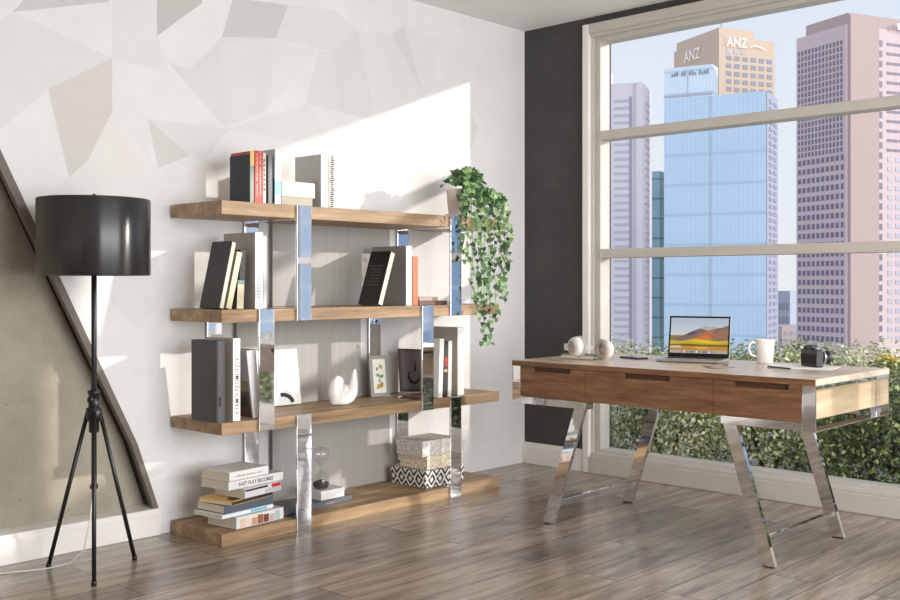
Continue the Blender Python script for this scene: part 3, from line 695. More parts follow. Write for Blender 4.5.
for fx, fy, m in ((48, 568, 'black'), (135, 560, 'black'), (94, 586, 'black')):
    p = onz(fx, fy)-Vector((LX, LY, 0)); d = Vector((p.x, p.y, 0)).normalized()
    q = MB(); q.tube([d*.026+Vector((0, 0, .64)), p*.985+Vector((0, 0, .012))], .0085, M[m], 10); lg = q.build('leg', lp)
    q = MB(); q.lathe([(0, 0), (.010, 0), (.011, .012), (.009, .02), (0, .02)], M['black'], 12, Matrix.Translation((p.x*.99, p.y*.99, .0005))); q.build('foot', lg)
q = MB(); q.tube([(0, 0, .33), (0, 0, .345)], .016, M['black'], 12); q.build('pole_stop', lp)
cp = [ony(92, 520, LY+.05), onz(90, 536, .16), onz(84, 550, .07), onz(70, 563, .012), onz(45, 569, .004), onz(15, 572, .004), onz(-40, 578, .004)]
cp = [Vector((LX+.004, LY+.012, .35)), Vector((LX+.004, LY+.04, .2))]+[Vector((p.x, p.y, p.z)) for p in cp[2:]]
q = MB(); q.tube([p-Vector((LX, LY, 0)) for p in cp], .0032, M['cord'], 6); tag(q.build('cord', lp), 'white power cord')

# ================================================================== DESK
DX0, DX1, DY0, DY1, DZ = -1.277, -.512, -2.486, -.940, .775
dk = thing('desk', (DX0, DY0, 0), 'walnut writing desk with three drawers and slanted chrome legs in front of the window', 'desk')
OD = Vector((DX0, DY0, 0))
onebox('desk_top', (DX0, DY0, .750), (DX1, DY1, DZ), M['desktop'], dk, OD, .0012)
b = MB(OD); b.box((DX0+.003, DY0, .7505), (DX0+.0001-.0008, DY1, DZ-.0008), M['walnut']); 
b.box((DX0-.0012, DY0+.0005, .7495), (DX0+.001, DY1-.0005, DZ-.0012), M['walnut']); b.build('edge_band', dk)
# body
BZ0, BZ1 = .602, .749
YL, YR = DY1-.052, DY0+.057
onebox('carcass', (DX0+.022, YR, BZ0), (DX1-.012, YL, BZ1), M['walnut_end'], dk, OD)
seams = [YL, onx(585.3, 380, DX0).y, onx(713.3, 390, DX0).y, YR]
for i in range(3):
    ya, yb = seams[i]-.0012, seams[i+1]+.0012
    n0, n1 = [(.20, .78), (.32, .68), (.24, .86)][i]
    pa, pb = ya+(yb-ya)*n0, ya+(yb-ya)*n1
    d = MB(OD); x0, x1 = DX0+.001, DX0+.0215
    zt = BZ1-.0015; zn = zt-.022
    prof = [(x0, ya, BZ0), (x0, ya, zt), (x0, pa, zt), (x0, pa, zn), (x0, pb, zn), (x0, pb, zt), (x0, yb, zt), (x0, yb, BZ0)]
    d.prism(prof, (x1-x0, 0, 0), M['walnut']); dr = d.build('drawer', dk)
    d = MB(OD); d.box((x0+.012, pb, zn), (x1, pa, zt), M['slot']); d.build('finger_pull', dr)
# chrome end loops, bars, legs
def end_loop(ya, yb, s):
    fr = MB(OD); y0, y1 = min(ya, yb), max(ya, yb); t = .006
    fr.box((DX0, y0, .566), (DX0+t, y1, .7495), M['chrome'], .0012); fr.box((DX1-.003-t, y0, .566), (DX1-.003, y1, .7495), M['chrome'], .0012)
    fr.box((DX0+t, y0, .566), (DX1-.003-t, y1, .572), M['chrome'], .001)
    fr.box((DX0+t, y0, .735), (DX1-.003-t, y1, .7495), M['chrome'], .001)
    fr.build('chrome_loop', dk)
end_loop(DY1, YL+.0006, 1); end_loop(DY0, YR-.0006, -1)
for ya, yb in ((YL, -1.385), (YR, -2.075)):
    y0, y1 = min(ya, yb), max(ya, yb)
    for xa in (DX0, DX1-.063):
        onebox('support_bar', (xa, y0, .566), (xa+.06, y1, .6005), M['chrome'], dk, OD, .0012)
def leg(x, yt, yf):
    q = MB(OD); hw = .030; th = .022
    q.prism([(x, yt-hw, .5655), (x, yt+hw, .5655), (x, yf+hw, .006), (x, yf-hw, .006)], (th, 0, 0), M['chrome']); lg = q.build('leg', dk)
    q = MB(OD); q.box((x+.002, yf-hw*.8, 0.0005), (x+th-.002, yf+hw*.8, .0065), M['black'], .001); q.build('foot_pad', lg)
legs = [(-1.274, -1.345, -1.158), (-.600, -1.345, -1.158), (-1.274, -2.115, -2.285), (-.600, -2.115, -2.285)]
for L_ in legs: leg(*L_)
for i in (0, 2):
    f = (.5655-.105)/(.5655-.012); y = legs[i][1]+(legs[i][2]-legs[i][1])*f
    onebox('stretcher', (-1.252, y-.011, .094), (-.600, y+.011, .116), M['chrome'], dk, OD, .0012)

# ---- laptop
A = onz(668.5, 359, DZ); Bp = onz(728, 361, DZ); ux = Vector((Bp.x-A.x, Bp.y-A.y, 0)).normalized(); ang = math.atan2(ux.y, ux.x)
mid = (A+Bp)/2; LW = .304
lt = thing('laptop', (mid.x, mid.y, DZ+.0006), 'open laptop showing an autumn mountain landscape on the walnut desk', 'laptop', rot=(0, 0, ang))
alu = P((176, 176, 180), .35, metal=.8); dkk = P((18, 18, 20), .3)
q = MB(); q.box((-LW/2, -.214, .002), (LW/2, 0, .0125), alu, .003); q.build('base', lt)
q = MB(); q.box((-.135, -.10, .0125), (.135, -.012, .0131), dkk); kb = q.build('keyboard', lt)
q = MB()
for r_ in range(5):
    for c_ in range(13): q.box((-.133+c_*.0206, -.030-r_*.0172, .0131), (-.133+c_*.0206+.017, -.016-r_*.0172, .0142), P((30, 30, 32), .5), .0008, seg=1)
o = q.build('keys', kb); o['kind'] = 'stuff'
q = MB(); q.box((-.05, -.195, .0125), (.05, -.115, .0128), P((160, 160, 164), .25)); q.build('trackpad', lt)
HS = .207; TL = math.radians(12)
Ts = Matrix.Translation((0, .002, .012)) @ Matrix.Rotation(-TL, 4, 'X')
q = MB(); q.box((-LW/2, 0, 0), (LW/2, .005, HS), alu, .002, T=Ts); q.box((-LW/2+.001, -.0012, .001), (LW/2-.001, .0005, HS-.001), P((12, 12, 13), .2), T=Ts); lid = q.build('lid', lt)
q = MB(); sw, z0, z1 = LW/2-.009, .020, HS-.010
H = z1-z0
def spoly(pts, rgb, lay): 
    q.poly([Ts @ Vector((-sw+2*sw*u, -.0016-.00012*lay, z0+H*v)) for u, v in pts], emit('screen_%02x%02x%02x' % rgb, rgb, .85))
for i in range(6):
    v0 = .5+.5*i/6; spoly([(0, v0), (1, v0), (1, v0+.5/6+.001), (0, v0+.5/6+.001)], [(214, 212, 214), (206, 210, 216), (198, 206, 216), (192, 202, 215), (186, 198, 214), (182, 196, 214)][i], 0)
spoly([(0, 0), (1, 0), (1, .5), (0, .5)], (150, 120, 70), 0)
spoly([(0, .36), (.12, .42), (.25, .52), (.38, .62), (.5, .70), (.60, .78), (.68, .74), (.76, .77), (.86, .72), (1, .80), (1, .34), (0, .34)], (128, 104, 104), 1)
spoly([(.5, .70), (.60, .78), (.68, .74), (.76, .77), (.84, .73), (.74, .68), (.66, .64), (.58, .68)], (188, 176, 176), 2)
spoly([(.25, .52), (.38, .62), (.47, .67), (.42, .55), (.34, .5)], (92, 80, 88), 2)
spoly([(.40, .40), (.52, .55), (.64, .62), (.78, .66), (.70, .52), (.74, .40)], (196, 110, 66), 2)
spoly([(.70, .50), (.82, .64), (1, .72), (1, .40), (.74, .40)], (156, 112, 88), 2)
spoly([(.52, .44), (.6, .52), (.68, .47), (.72, .38)], (222, 120, 60), 3)
spoly([(0, .36), (.2, .34), (.42, .42), (.6, .40), (.8, .36), (1, .38), (1, .20), (0, .20)], (206, 176, 32), 4)
spoly([(.3, .36), (.5, .38), (.7, .34), (.9, .30), (.6, .30)], (232, 204, 60), 5)
spoly([(0, .24), (.3, .27), (.6, .25), (1, .26), (1, .19), (0, .20)], (120, 96, 34), 5)
spoly([(0, .20), (1, .20), (1, .08), (0, .08)], (198, 142, 60), 6)
spoly([(0, .20), (.18, .215), (.2, .15), (0, .14)], (214, 200, 176), 7)
spoly([(.4, .17), (.62, .19), (.7, .13), (.5, .11)], (226, 176, 70), 7)
spoly([(0, .08), (1, .08), (1, 0), (0, 0)], (180, 176, 166), 8)
for i in range(14): spoly([(.2+i*.043, .015), (.232+i*.043, .015), (.232+i*.043, .065), (.2+i*.043, .065)], [(90, 140, 200), (220, 220, 220), (200, 90, 70), (110, 170, 110), (70, 80, 100)][i % 5], 9)
q.build('screen', lid)
q = MB(); q.tube([(-.11, .0035, .011), (.11, .0035, .011)], .0045, P((30, 30, 32), .4), 10); q.build('hinge', lt)

# ---- phone, mug, camera, paper, earphones, headphones, notebook
pp = onz(634, 358.6, DZ)
ph = thing('smartphone', (pp.x, pp.y, DZ+.0006), 'dark smartphone lying at the left of the laptop on the desk', 'phone', rot=(0, 0, math.radians(-20)))
q = MB(); q.box((-.036, -.072, 0), (.036, .072, .0085), P((52, 48, 46), .35), .003); q.build('body', ph)
q = MB(); q.box((-.033, -.069, .0085), (.033, .069, .0089), P((20, 20, 22), .08)); q.build('screen', ph)
mp = onz(765, 363.5, DZ)
mg = thing('mug', (mp.x, mp.y, DZ+.0006), 'plain white mug with its handle turned left on the desk', 'mug', rot=(0, 0, math.atan2(-RT.y, -RT.x)))
q = MB(); q.lathe([(0, 0), (.034, 0), (.036, .003), (.044, .112), (.0435, .114), (.041, .112), (.0335, .006), (0, .006)], M['ceramic'], 40); q.build('cup', mg)
q = MB(); q.tube([(.040, 0, .096), (.060, 0, .100), (.074, 0, .088), (.076, 0, .064), (.066, 0, .040), (.037, 0, .032)], .0055, M['ceramic'], 10); q.build('handle', mg)
# paper + pen
p0 = onz(786, 367, DZ)
pa = MB(); pa.box((-.105, -.15, 0), (.105, .15, .0012), P((240, 238, 234), .6)); o = pa.build('paper_sheet', None, (p0.x+.02, p0.y-.06, DZ+.0004)); o.rotation_euler = (0, 0, math.radians(12)); tag(o, 'white sheet of paper lying under the camera on the desk', 'paper')
e0 = onz(768, 367.8, DZ); e1 = onz(794, 370.6, DZ); dv = (e1-e0)
pn = thing('pen', (e0.x, e0.y, DZ+.0058), 'thin dark pen lying at the front edge of the white paper', 'pen', rot=(0, 0, math.atan2(dv.y, dv.x)))
q = MB(); q.tube([(0, 0, 0), (.14, 0, 0)], .004, P((58, 54, 52), .4), 8); q.build('barrel', pn)
q = MB(); q.tube([(.14, 0, 0), (.152, 0, 0)], [.0036, .0008], P((150, 150, 150), .3, metal=.8), 8); q.build('tip', pn)
c0 = onz(797, 366.5, DZ); c1 = onz(817, 368, DZ)
ca = thing('camera', ((c0.x+c1.x)/2+.03, (c0.y+c1.y)/2-.01, DZ+.0022), 'black film camera with a lens sitting on the white paper', 'camera', rot=(0, 0, math.radians(-125)))
blk = P((22, 22, 23), .4)
q = MB(); q.box((-.065, -.018, 0), (.065, .018, .078), blk, .005); q.box((-.062, -.0195, .012), (.062, .0195, .058), P((14, 14, 15), .75), .002); q.build('body', ca)
q = MB(); q.box((-.020, -.018, .076), (.020, .018, .098), blk, .004); q.build('viewfinder_hump', ca)
sil = P((172, 170, 168), .3, metal=.8)
q = MB(); q.lathe([(0, .077), (.012, .077), (.012, .091), (0, .092)], blk, 20, Matrix.Translation((-.045, 0, 0))); q.build('dial', ca)
q = MB(); q.lathe([(0, .077), (.011, .077), (.011, .087), (0, .088)], sil, 20, Matrix.Translation((.042, 0, 0))); q.build('dial', ca)
q = MB(); q.lathe([(.033, 0), (.033, .02), (.029, .022), (.029, .05), (.031, .052), (.031, .062), (.026, .063), (.022, .056), (0, .052)], blk, 28, Matrix.Translation((0, .018, .040)) @ Matrix.Rotation(-PI/2, 4, 'X')); ln = q.build('lens', ca)
q = MB(); q.lathe([(.0325, .028), (.0325, .036), (.029, .036), (.029, .028)], sil, 28, Matrix.Translation((0, .018, .040)) @ Matrix.Rotation(-PI/2, 4, 'X'), closed=True); q.build('focus_ring', ln)
q = MB(); q.lathe([(0, 0), (.006, 0), (.006, .005), (0, .006)], sil, 12, Matrix.Translation((-.02, 0, .0775))); q.build('shutter_button', ca)
# earphone wire
ew = [onz(x, y, DZ+.002) for x, y in ((703, 365.5), (712, 367), (722, 366.5), (728, 365), (722, 364.3), (712, 365), (706, 367.2), (716, 368.6), (735, 367.2))]
q = MB(); 
def smooth(pts, n=6):
    out = []
    for i in range(len(pts)-1):
        p0 = pts[max(0, i-1)]; p1 = pts[i]; p2 = pts[i+1]; p3 = pts[min(len(pts)-1, i+2)]
        for k in range(n):
            u = k/n; out.append(.5*((2*p1)+(p2-p0)*u+(2*p0-5*p1+4*p2-p3)*u*u+(3*p1-p0-3*p2+p3)*u**3))
    return out+[pts[-1]]
q.tube([p-Vector((0, 0, .0)) for p in smooth(ew)], .0016, P((96, 92, 90), .5), 6); o = q.build('earphone_cable'); tag(o, 'thin grey earphone cable coiled in front of the laptop', 'cable')
# headphones
hc1 = onz(577, 357.5, DZ+.026); hc2 = onz(604.5, 360.6, DZ)
nb0 = onz(560.5, 358.8, DZ); nb1 = onz(592, 360.3, DZ)
nd = nb1-nb0
book('grey-green notebook lying at the left end of the desk under the headphones', .024, .115, nd.length, (112, 122, 112), (nb0.x, nb0.y, DZ+.0008), rz=math.atan2(nd.y, nd.x), lying=True, spine_front=False, name='notebook', cat='notebook', board=.0032)
ax = Vector((hc2.x-hc1.x, hc2.y-hc1.y, 0)); axn = ax.normalized(); hm = (hc1+hc2)/2
hp = thing('headphones', (hm.x, hm.y, DZ+.026), 'white over-ear headphones resting on the notebook at the left end of the desk', 'headphones', rot=(0, 0, math.atan2(axn.y, axn.x)))
wht = P((226, 220, 214), .35); gry = P((178, 168, 160), .7); sep = min(.22, ax.length)
for s_ in (-1, 1):
    zc = .052 if s_ < 0 else .0285
    T = Matrix.Translation((s_*sep/2, 0, zc)) @ Matrix.Rotation(s_*PI/2, 4, 'Y') @ Matrix.Rotation(.25*s_, 4, 'X')
    q = MB(); q.lathe([(0, .030), (.030, .030), (.040, .026), (.0455, .016), (.047, .006), (.046, -.004), (.0, -.004)], wht, 32, T); cup = q.build('ear_cup', hp)
    q = MB(); q.lathe([(.045, -.004), (.050, -.008), (.051, -.016), (.046, -.024), (.034, -.027), (.027, -.022), (.025, -.010), (.025, -.004)], gry, 32, T); q.build('ear_pad', cup)
    q = MB(); q.lathe([(.026, .031), (.028, .033), (.022, .034), (.012, .032), (0, .032)], gry, 24, T); q.build('cup_cap', cup)
q = MB(); n = 22
arc = [Vector((-(sep/2+.006)*math.cos(PI*k/n), .012+.115*math.sin(PI*k/n), .052-.0235*k/n)) for k in range(n+1)]
rings = []
for i, p in enumerate(arc):
    t = (arc[min(i+1, n)]-arc[max(i-1, 0)]).normalized(); o_ = Vector((t.y, -t.x, 0)).normalized(); wd = .009+.007*math.sin(PI*i/n)
    rings.append([q.bm.verts.new(p+o_*a+Vector((0, 0, c))) for a, c in ((.005, wd), (-.005, wd), (-.005, -wd), (.005, -wd))])
k = q.mi(wht)
for i in range(n):
    for j in range(4):
        f = q.bm.faces.new([rings[i][j], rings[i][(j+1) % 4], rings[i+1][(j+1) % 4], rings[i+1][j]]); f.material_index = k; f.smooth = False
q.bm.faces.new(rings[0][::-1]); q.bm.faces.new(rings[-1]); q.build('headband', hp)

# ================================================================== OUTSIDE
GZ = -28.0
b = MB(); b.box((.30, -9, -.5), (3.4, 6, -.06), P((170, 166, 160), .8)); tag(b.build('terrace_slab'), kind='structure')
b = MB(); b.box((-300, -500, GZ-1), (700, 500, GZ), P((168, 168, 166), .9)); tag(b.build('ground'), kind='structure')
LG = [P((156, 166, 108), .5), P((206, 208, 160), .5), P((104, 120, 68), .5), P((62, 76, 46), .5), P((222, 222, 190), .5)]
def shrub(name, label, c, rad, n, size, pal, seed, cat='shrub', group=None, stems=5, flower=None):
    r = thing(name, (c[0], c[1], c[2]), label, cat, group); rn = random.Random(seed); lf = MB()
    lumps = [(Vector((rn.uniform(-.75, .75)*rad[0], rn.uniform(-.8, .8)*rad[1], rad[2]*rn.uniform(.45, 1.5))), rn.uniform(.26, .42)*min(rad[0], rad[1], rad[2])*1.3) for _ in range(22)]
    mats = [lf.mi(m) for m in pal]
    for i in range(n):
        if rn.random() < .45:
            cc, rr = rn.choice(lumps)
            d = Vector((rn.gauss(0, 1), rn.gauss(0, 1), rn.gauss(0, 1))).normalized(); p = cc+d*rr*rn.uniform(.75, 1.05)
        else:
            d = Vector((rn.gauss(0, 1), rn.gauss(0, 1), rn.gauss(0, 1))).normalized()
            d = Vector((math.copysign(abs(d.x)**.6, d.x), math.copysign(abs(d.y)**.6, d.y), math.copysign(abs(d.z)**.7, d.z))); k = rn.uniform(.72, 1.04)
            p = Vector((d.x*rad[0]*k, d.y*rad[1]*k, rad[2]+d.z*rad[2]*k))
        if p.z < .02: p.z = rn.uniform(.02, .3)
        nn = (d+Vector((rn.uniform(-.8, .8), rn.uniform(-.8, .8), rn.uniform(-.3, .9)))).normalized(); u = nn.orthogonal().normalized()
        u = Matrix.Rotation(rn.uniform(0, 6.28), 3, nn) @ u; v = nn.cross(u); s = size*rn.uniform(.6, 1.25)
        vs = [lf.bm.verts.new(p-u*s*.5), lf.bm.verts.new(p+v*s*.28+nn*s*.06), lf.bm.verts.new(p+u*s*.5), lf.bm.verts.new(p-v*s*.28+nn*s*.06)]
        f = lf.bm.faces.new(vs); f.material_index = rn.choice(mats)
    lf.build('foliage', r)
    for k in range(stems):
        a = rn.uniform(0, 6.28); e = Vector((math.cos(a)*rad[0]*.5, math.sin(a)*rad[1]*.5, rad[2]*1.5))
        s = MB(); s.tube([(0.03*math.cos(a), .03*math.sin(a), 0), e*.5+Vector((0, 0, .02)), e], [.012, .009, .004], P((84, 68, 50), .8), 6); s.build('branch', r)
    if flower:
        s = MB()
        for k in range(26):
            p = Vector((rn.gauss(0, rad[0]*.6), rn.gauss(0, rad[1]*.6), rad[2]*2*rn.uniform(.75, 1.05))); s.lathe([(0, 0), (.014, .007), (.017, .015), (0, .006)], flower, 7, Matrix.Translation(p) @ Matrix.Rotation(rn.uniform(-.8, .8), 4, 'X'))
        s.build('blossoms', r)
    return r
pale = [LG[0], LG[1], LG[4], LG[2], LG[1]]; midg = [LG[0], LG[2], LG[1], LG[2], LG[4]]; darkg = [LG[3], LG[2], LG[3], LG[0], LG[2]]  # pale set has the sunlight on the leaves mixed into its greens
for (y, rz_, label, pal, sd, x) in (
    (.25, .43, 'pale sparse shrub outside the glass behind the left end of the desk', pale, 1, .85),
    (-.55, .41, 'pale yellow-green shrub outside the window below the laptop', pale, 2, .80),
    (-1.25, .43, 'mid-green bushy shrub outside the window behind the mug and camera', midg, 3, .85),
    (-1.95, .37, 'dark green dense shrub outside the window behind the right desk legs', darkg, 4, .78),
    (-2.75, .34, 'darkest green shrub outside the window at the right edge of the photo', darkg, 5, .80)):
    shrub('shrub', label, (x, y, -.06), (.46, .50, rz_), 11000, .032, pal, sd, group='shrubs outside the window')
for (y, sd) in ((-3.6, 6), (-4.4, 7), (-5.2, 8), (-6.0, 9)):
    shrub('shrub', 'green shrub outside the far window, beyond the right edge of the photo', (.85, y, -.06), (.46, .50, .38), 5000, .045, midg, sd, group='shrubs beyond the frame')
p = onx(820, 380, 2.1)
shrub('shrub', 'tall rounded pale shrub rising behind the camera outside the window', (2.1, p.y, -.06), (.50, .58, .40), 9000, .032, pale, 21, group='shrubs outside the window')
p = onx(889, 392, 1.9)
b = thing('planter', (1.9, p.y-.5, -.06), 'grey concrete planter ledge outside the window at the right edge', 'planter')
zt_ = onx(889, 381, 1.9).z+.06; q = MB(); q.box((-.12, -1.2, 0), (.25, .62, zt_-.02), P((150, 146, 146), .8), .004); q.build('trough', b); q = MB(); q.box((-.14, -1.22, zt_-.02), (.27, .64, zt_), P((172, 168, 166), .8), .004); q.build('rim', b)
p = onx(886, 372, 1.95)
shrub('flowering_plant', 'yellow flowering plant on the grey planter at the right edge', (1.97, p.y-.03, zt_-.058), (.09, .10, .075), 420, .04, [LG[0], LG[1], P((150, 160, 60), .5)], 31, cat='plant', stems=4, flower=P((232, 196, 40), .5))

# ---- towers
def tower(name, label, pl, pcn, pr, ytop, D, beta, mat, group='towers across the city', depth_only=None):
    """vertical box whose near vertical edge stands on image column pcn at depth D"""
    Pc = ond(pcn, HY, D); Pc.z = 0; be = math.radians(beta)
    ur = RT*math.cos(be)+FW*math.sin(be); ul = -RT*math.sin(be)+FW*math.cos(be)
    def hit(u, px):
        d = FW+RT*((px-CX)/F)          # CAM + t d = Pc + s u
        A = Vector((Pc.x-CAM.x, Pc.y-CAM.y)); det = d.x*(-u.y)-(-u.x)*d.y
        return (d.x*A.y-d.y*A.x)/det
    wl = hit(ul, pl); wr = hit(ur, pr)
    ztop = CAMH+(HY-ytop)*D/F
    r = thing(name, (Pc.x, Pc.y, GZ), label, 'building', group)
    q = MB((Pc.x, Pc.y, GZ)); q.prism([Pc+Vector((0, 0, GZ)), Pc+ur*wr+Vector((0, 0, GZ)), Pc+ur*wr+ul*wl+Vector((0, 0, GZ)), Pc+ul*wl+Vector((0, 0, GZ))], (0, 0, ztop-GZ), mat)
    q.build('tower_block', r)
    return dict(r=r, P=Pc, ul=ul, ur=ur, wl=wl, wr=wr, z=ztop, D=D, o=Vector((Pc.x, Pc.y, GZ)))
WIN_N = {}
def windows(T, side, u0, u1, cols, zt, zb, rows, fw_, fh_, mat, sill=None, out=.06):
    """a grid of windows on one face; u0,u1 in 0..1 along the face from the near edge"""
    u = T['ul'] if side == 'l' else T['ur']; w = T['wl'] if side == 'l' else T['wr']
    n = (-T['ur']) if side == 'l' else (-T['ul'])
    key = T['r'].name; cw = (u1-u0)*w/cols; ch = (zt-zb)/rows
    q = MB(); hx, hz = cw*fw_/2, ch*fh_/2
    q.prism([u*(-hx)+UP*(-hz), u*hx+UP*(-hz), u*hx+UP*hz, u*(-hx)+UP*hz], n*out, mat)
    first = None; extra = MB()
    for rr in range(rows):
        for cc in range(cols):
            pos = T['P']+u*(w*u0+cw*(cc+.5))+UP*(zt-ch*(rr+.5))-T['o']
            if WIN_N.get(key, 0) < 98:
                WIN_N[key] = WIN_N.get(key, 0)+1
                if first is None: first = q.build('window', T['r'], pos)
                else:
                    c = first.copy(); COL.objects.link(c); c.parent = T['r']; c.location = pos
            else:
                c0 = pos; extra.prism([c0+u*(-hx)+UP*(-hz), c0+u*hx+UP*(-hz), c0+u*hx+UP*hz, c0+u*(-hx)+UP*hz], n*out, mat)
    if len(extra.bm.verts): o = extra.build('window', T['r']); o['kind'] = 'stuff'
    else: extra.bm.free()
def slab(T, side, u0, u1, z0, z1, mat, name, out=.25):
    u = T['ul'] if side == 'l' else T['ur']; w = T['wl'] if side == 'l' else T['wr']; n = (-T['ur']) if side == 'l' else (-T['ul'])
    A = T['P']+u*(w*u0)-T['o']; B = T['P']+u*(w*u1)-T['o']; q = MB()
    q.prism([A+UP*z0, B+UP*z0, B+UP*z1, A+UP*z1], n*out, mat); return q.build(name, T['r'])
def zat(T, y, px=None): return CAMH+(HY-y)*T['D']/F
def facade(name, c1, c2, sx, sz, rough=.25, spec=.5):
    """curtain wall: faint mullion lines in the object's own x+y and z"""
    m, nt, bs = new_mat(name); v = coords(nt)
    sep = nt.nodes.new('ShaderNodeSeparateXYZ'); nt.links.new(v, sep.inputs[0])
    def line(sock, sc_, wd):
        a = nt.nodes.new('ShaderNodeMath'); a.operation = 'MULTIPLY'; a.inputs[1].default_value = sc_; nt.links.new(sock, a.inputs[0])
        f = nt.nodes.new('ShaderNodeMath'); f.operation = 'FRACT'; nt.links.new(a.outputs[0], f.inputs[0])
        g = nt.nodes.new('ShaderNodeMath'); g.operation = 'LESS_THAN'; g.inputs[1].default_value = wd; nt.links.new(f.outputs[0], g.inputs[0]); return g.outputs[0]
    ad = nt.nodes.new('ShaderNodeMath'); ad.operation = 'SUBTRACT'; nt.links.new(sep.outputs[0], ad.inputs[0]); nt.links.new(sep.outputs[1], ad.inputs[1])
    l1 = line(ad.outputs[0], sx, .12); l2 = line(sep.outputs[2], sz, .1)
    mxx = nt.nodes.new('ShaderNodeMath'); mxx.operation = 'MAXIMUM'; nt.links.new(l1, mxx.inputs[0]); nt.links.new(l2, mxx.inputs[1])
    mx = nt.nodes.new('ShaderNodeMix'); mx.data_type = 'RGBA'; nt.links.new(mxx.outputs[0], mx.inputs['Factor'])
    ns = noise(nt, v, .06, 3, .5)
    nt.links.new(ramp(nt, ns, [(.3, s2l(c1)), (.7, s2l(tuple(min(255, x+14) for x in c1)))]), mx.inputs['A']); mx.inputs['B'].default_value = (*s2l(c2), 1)
    nt.links.new(mx.outputs['Result'], bs.inputs['Base Color']); bs.inputs['Roughness'].default_value = rough; bs.inputs['Specular IOR Level'].default_value = spec; return m
lil = P((208, 202, 212), .8, var=.02); beige = P((202, 180, 163), .8, var=.02); pink = P((204, 185, 188), .8, var=.03); pinkd = P((180, 158, 157), .8, var=.03)  # tower colours paled to stand in for distance haze
winm = P((140, 140, 156), .25); wind = P((118, 112, 132), .25); winp = P((174, 174, 188), .4)
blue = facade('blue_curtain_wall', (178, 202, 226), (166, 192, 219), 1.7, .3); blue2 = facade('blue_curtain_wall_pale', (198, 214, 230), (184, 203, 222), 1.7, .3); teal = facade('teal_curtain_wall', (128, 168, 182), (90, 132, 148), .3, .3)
# slim lilac tower at left
T = tower('office_tower', 'slim pale lilac tower with slit windows seen at the left of the window', 560, 642, 652, 82, 150, 70, lil)
zt, zb = zat(T, 96), zat(T, 345)
slab(T, 'l', .07, .09, zat(T, 400), zat(T, 83), winp, 'pier', .2); slab(T, 'l', .385, .395, zat(T, 400), zat(T, 80), winp, 'pier', .2)
windows(T, 'l', .13, .34, 1, zt, zb, 34, .92, .34, winp); windows(T, 'r', .2, .8, 1, zt, zb, 34, .7, .3, winp)
slab(T, 'l', .12, .15, zb, zt, winm, 'window_column', .1)
q = MB(); q.box((0, 0, 0), (6, 6, 3), lil); q.tube([(3, 3, 3), (3, 3, 5.5)], .15, winp, 6); o = q.build('roof_plant', T['r'], (T['P']+T['ul']*8+T['ur']*2+UP*(T['z'])-T['o']))
# teal building behind
T = tower('glass_building', 'narrow teal glass building between the lilac tower and the blue glass tower', 640, 660, 672, 171, 175, 60, teal)
# blue glass tower: tall left block and wide lower block
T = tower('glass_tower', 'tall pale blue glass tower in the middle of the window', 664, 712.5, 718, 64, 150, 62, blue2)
text_z = zat(T, 71)
q = MB(); text_mesh(q, 'DELOITTE', 1.1, P((120, 130, 146), .5), T['P']+T['ul']*(T['wl']*.5)+UP*(zat(T, 70.5))-T['o'], -T['ul'], UP, .3, 0, T['wl']*.86); q.build('roof_lettering', T['r']) if False else q.bm.free()
for i in range(16): slab(T, 'l', .08+.052*i, .08+.052*i+.03, zat(T, 73), zat(T, 68.5+(i*7 % 3)), P((128, 140, 158), .5), 'roof_sign_glyph', .12) if i in (0, 1, 2, 3, 5, 6, 7, 9, 10, 12, 13, 14) else None
slab(T, 'l', .499, .505, GZ, T['z']-T['o'].z*0-.5, winp, 'seam', .1)
slab(T, 'l', .0, 1, zat(T, 93)-.15, zat(T, 93)+.15, winp, 'seam', .1)
T = tower('glass_tower', 'wide lower blue glass block standing in front of the sign-topped tower', 664.5, 766, 777, 91, 112, 62, blue)
q_side = slab(T, 'r', 0, 1, zat(T, 420)+28 if False else -10, T['z'], P((150, 158, 184), .4), 'side_cladding', .12)
windows(T, 'r', .1, .9, 2, zat(T, 96), zat(T, 350), 36, .6, .5, winm, out=.2)
slab(T, 'l', .53, .535, -10, T['z'], winp, 'seam', .1)
# tower with the sign
T = tower('office_tower', 'beige office tower with the ANZ sign near its roof', 674, 719, 774.5, 36, 170, 22, beige)
slab(T, 'r', .0, .62, T['z']+.02, zat(T, 27.5), beige, 'parapet', -12)
windows(T, 'r', .1, .98, 6, zat(T, 53), zat(T, 100), 6, .62, .55, winm); windows(T, 'r', .1, .5, 3, zat(T, 47), zat(T, 53.5), 1, .55, .7, winp)
q = MB(); text_mesh(q, 'ANZ', 2.3, P((248, 246, 244), .5), T['P']+T['ur']*(T['wr']*.30)+UP*(zat(T, 41.5)-GZ)-T['o']-Vector((0, 0, -GZ))*1, T['ur'], UP, .35, .0, T['wr']*.36)
wv = []
for k in range(9): wv.append((.54+.034*k, 44.5-1.8*math.sin(k/8*PI*1.2)))
n_ = -T['ul']
for k in range(8):
    a = T['P']+T['ur']*(T['wr']*wv[k][0])-T['o']+n_*.3; c = T['P']+T['ur']*(T['wr']*wv[k+1][0])-T['o']+n_*.3
    q.poly([a+UP*zat(T, wv[k][1]+.6), c+UP*zat(T, wv[k+1][1]+.6), c+UP*zat(T, wv[k+1][1]-.5), a+UP*zat(T, wv[k][1]-.5)], P((248, 240, 236), .5))
q.build('roof_sign', T['r'])
q = MB(); text_mesh(q, 'ANZ', 2.6, P((252, 248, 240), .5), T['P']+T['ul']*(T['wl']*.55)+UP*(zat(T, 47))-T['o'], -T['ul'], UP, .35, .02, T['wl']*.36); q.build('roof_sign', T['r'])
q = MB(); q.tube([(0, 0, 0), (0, 0, 3.6)], .18, winp, 6); q.build('mast', T['r'], T['P']+T['ul']*2+T['ur']*2+UP*T['z']-T['o'])
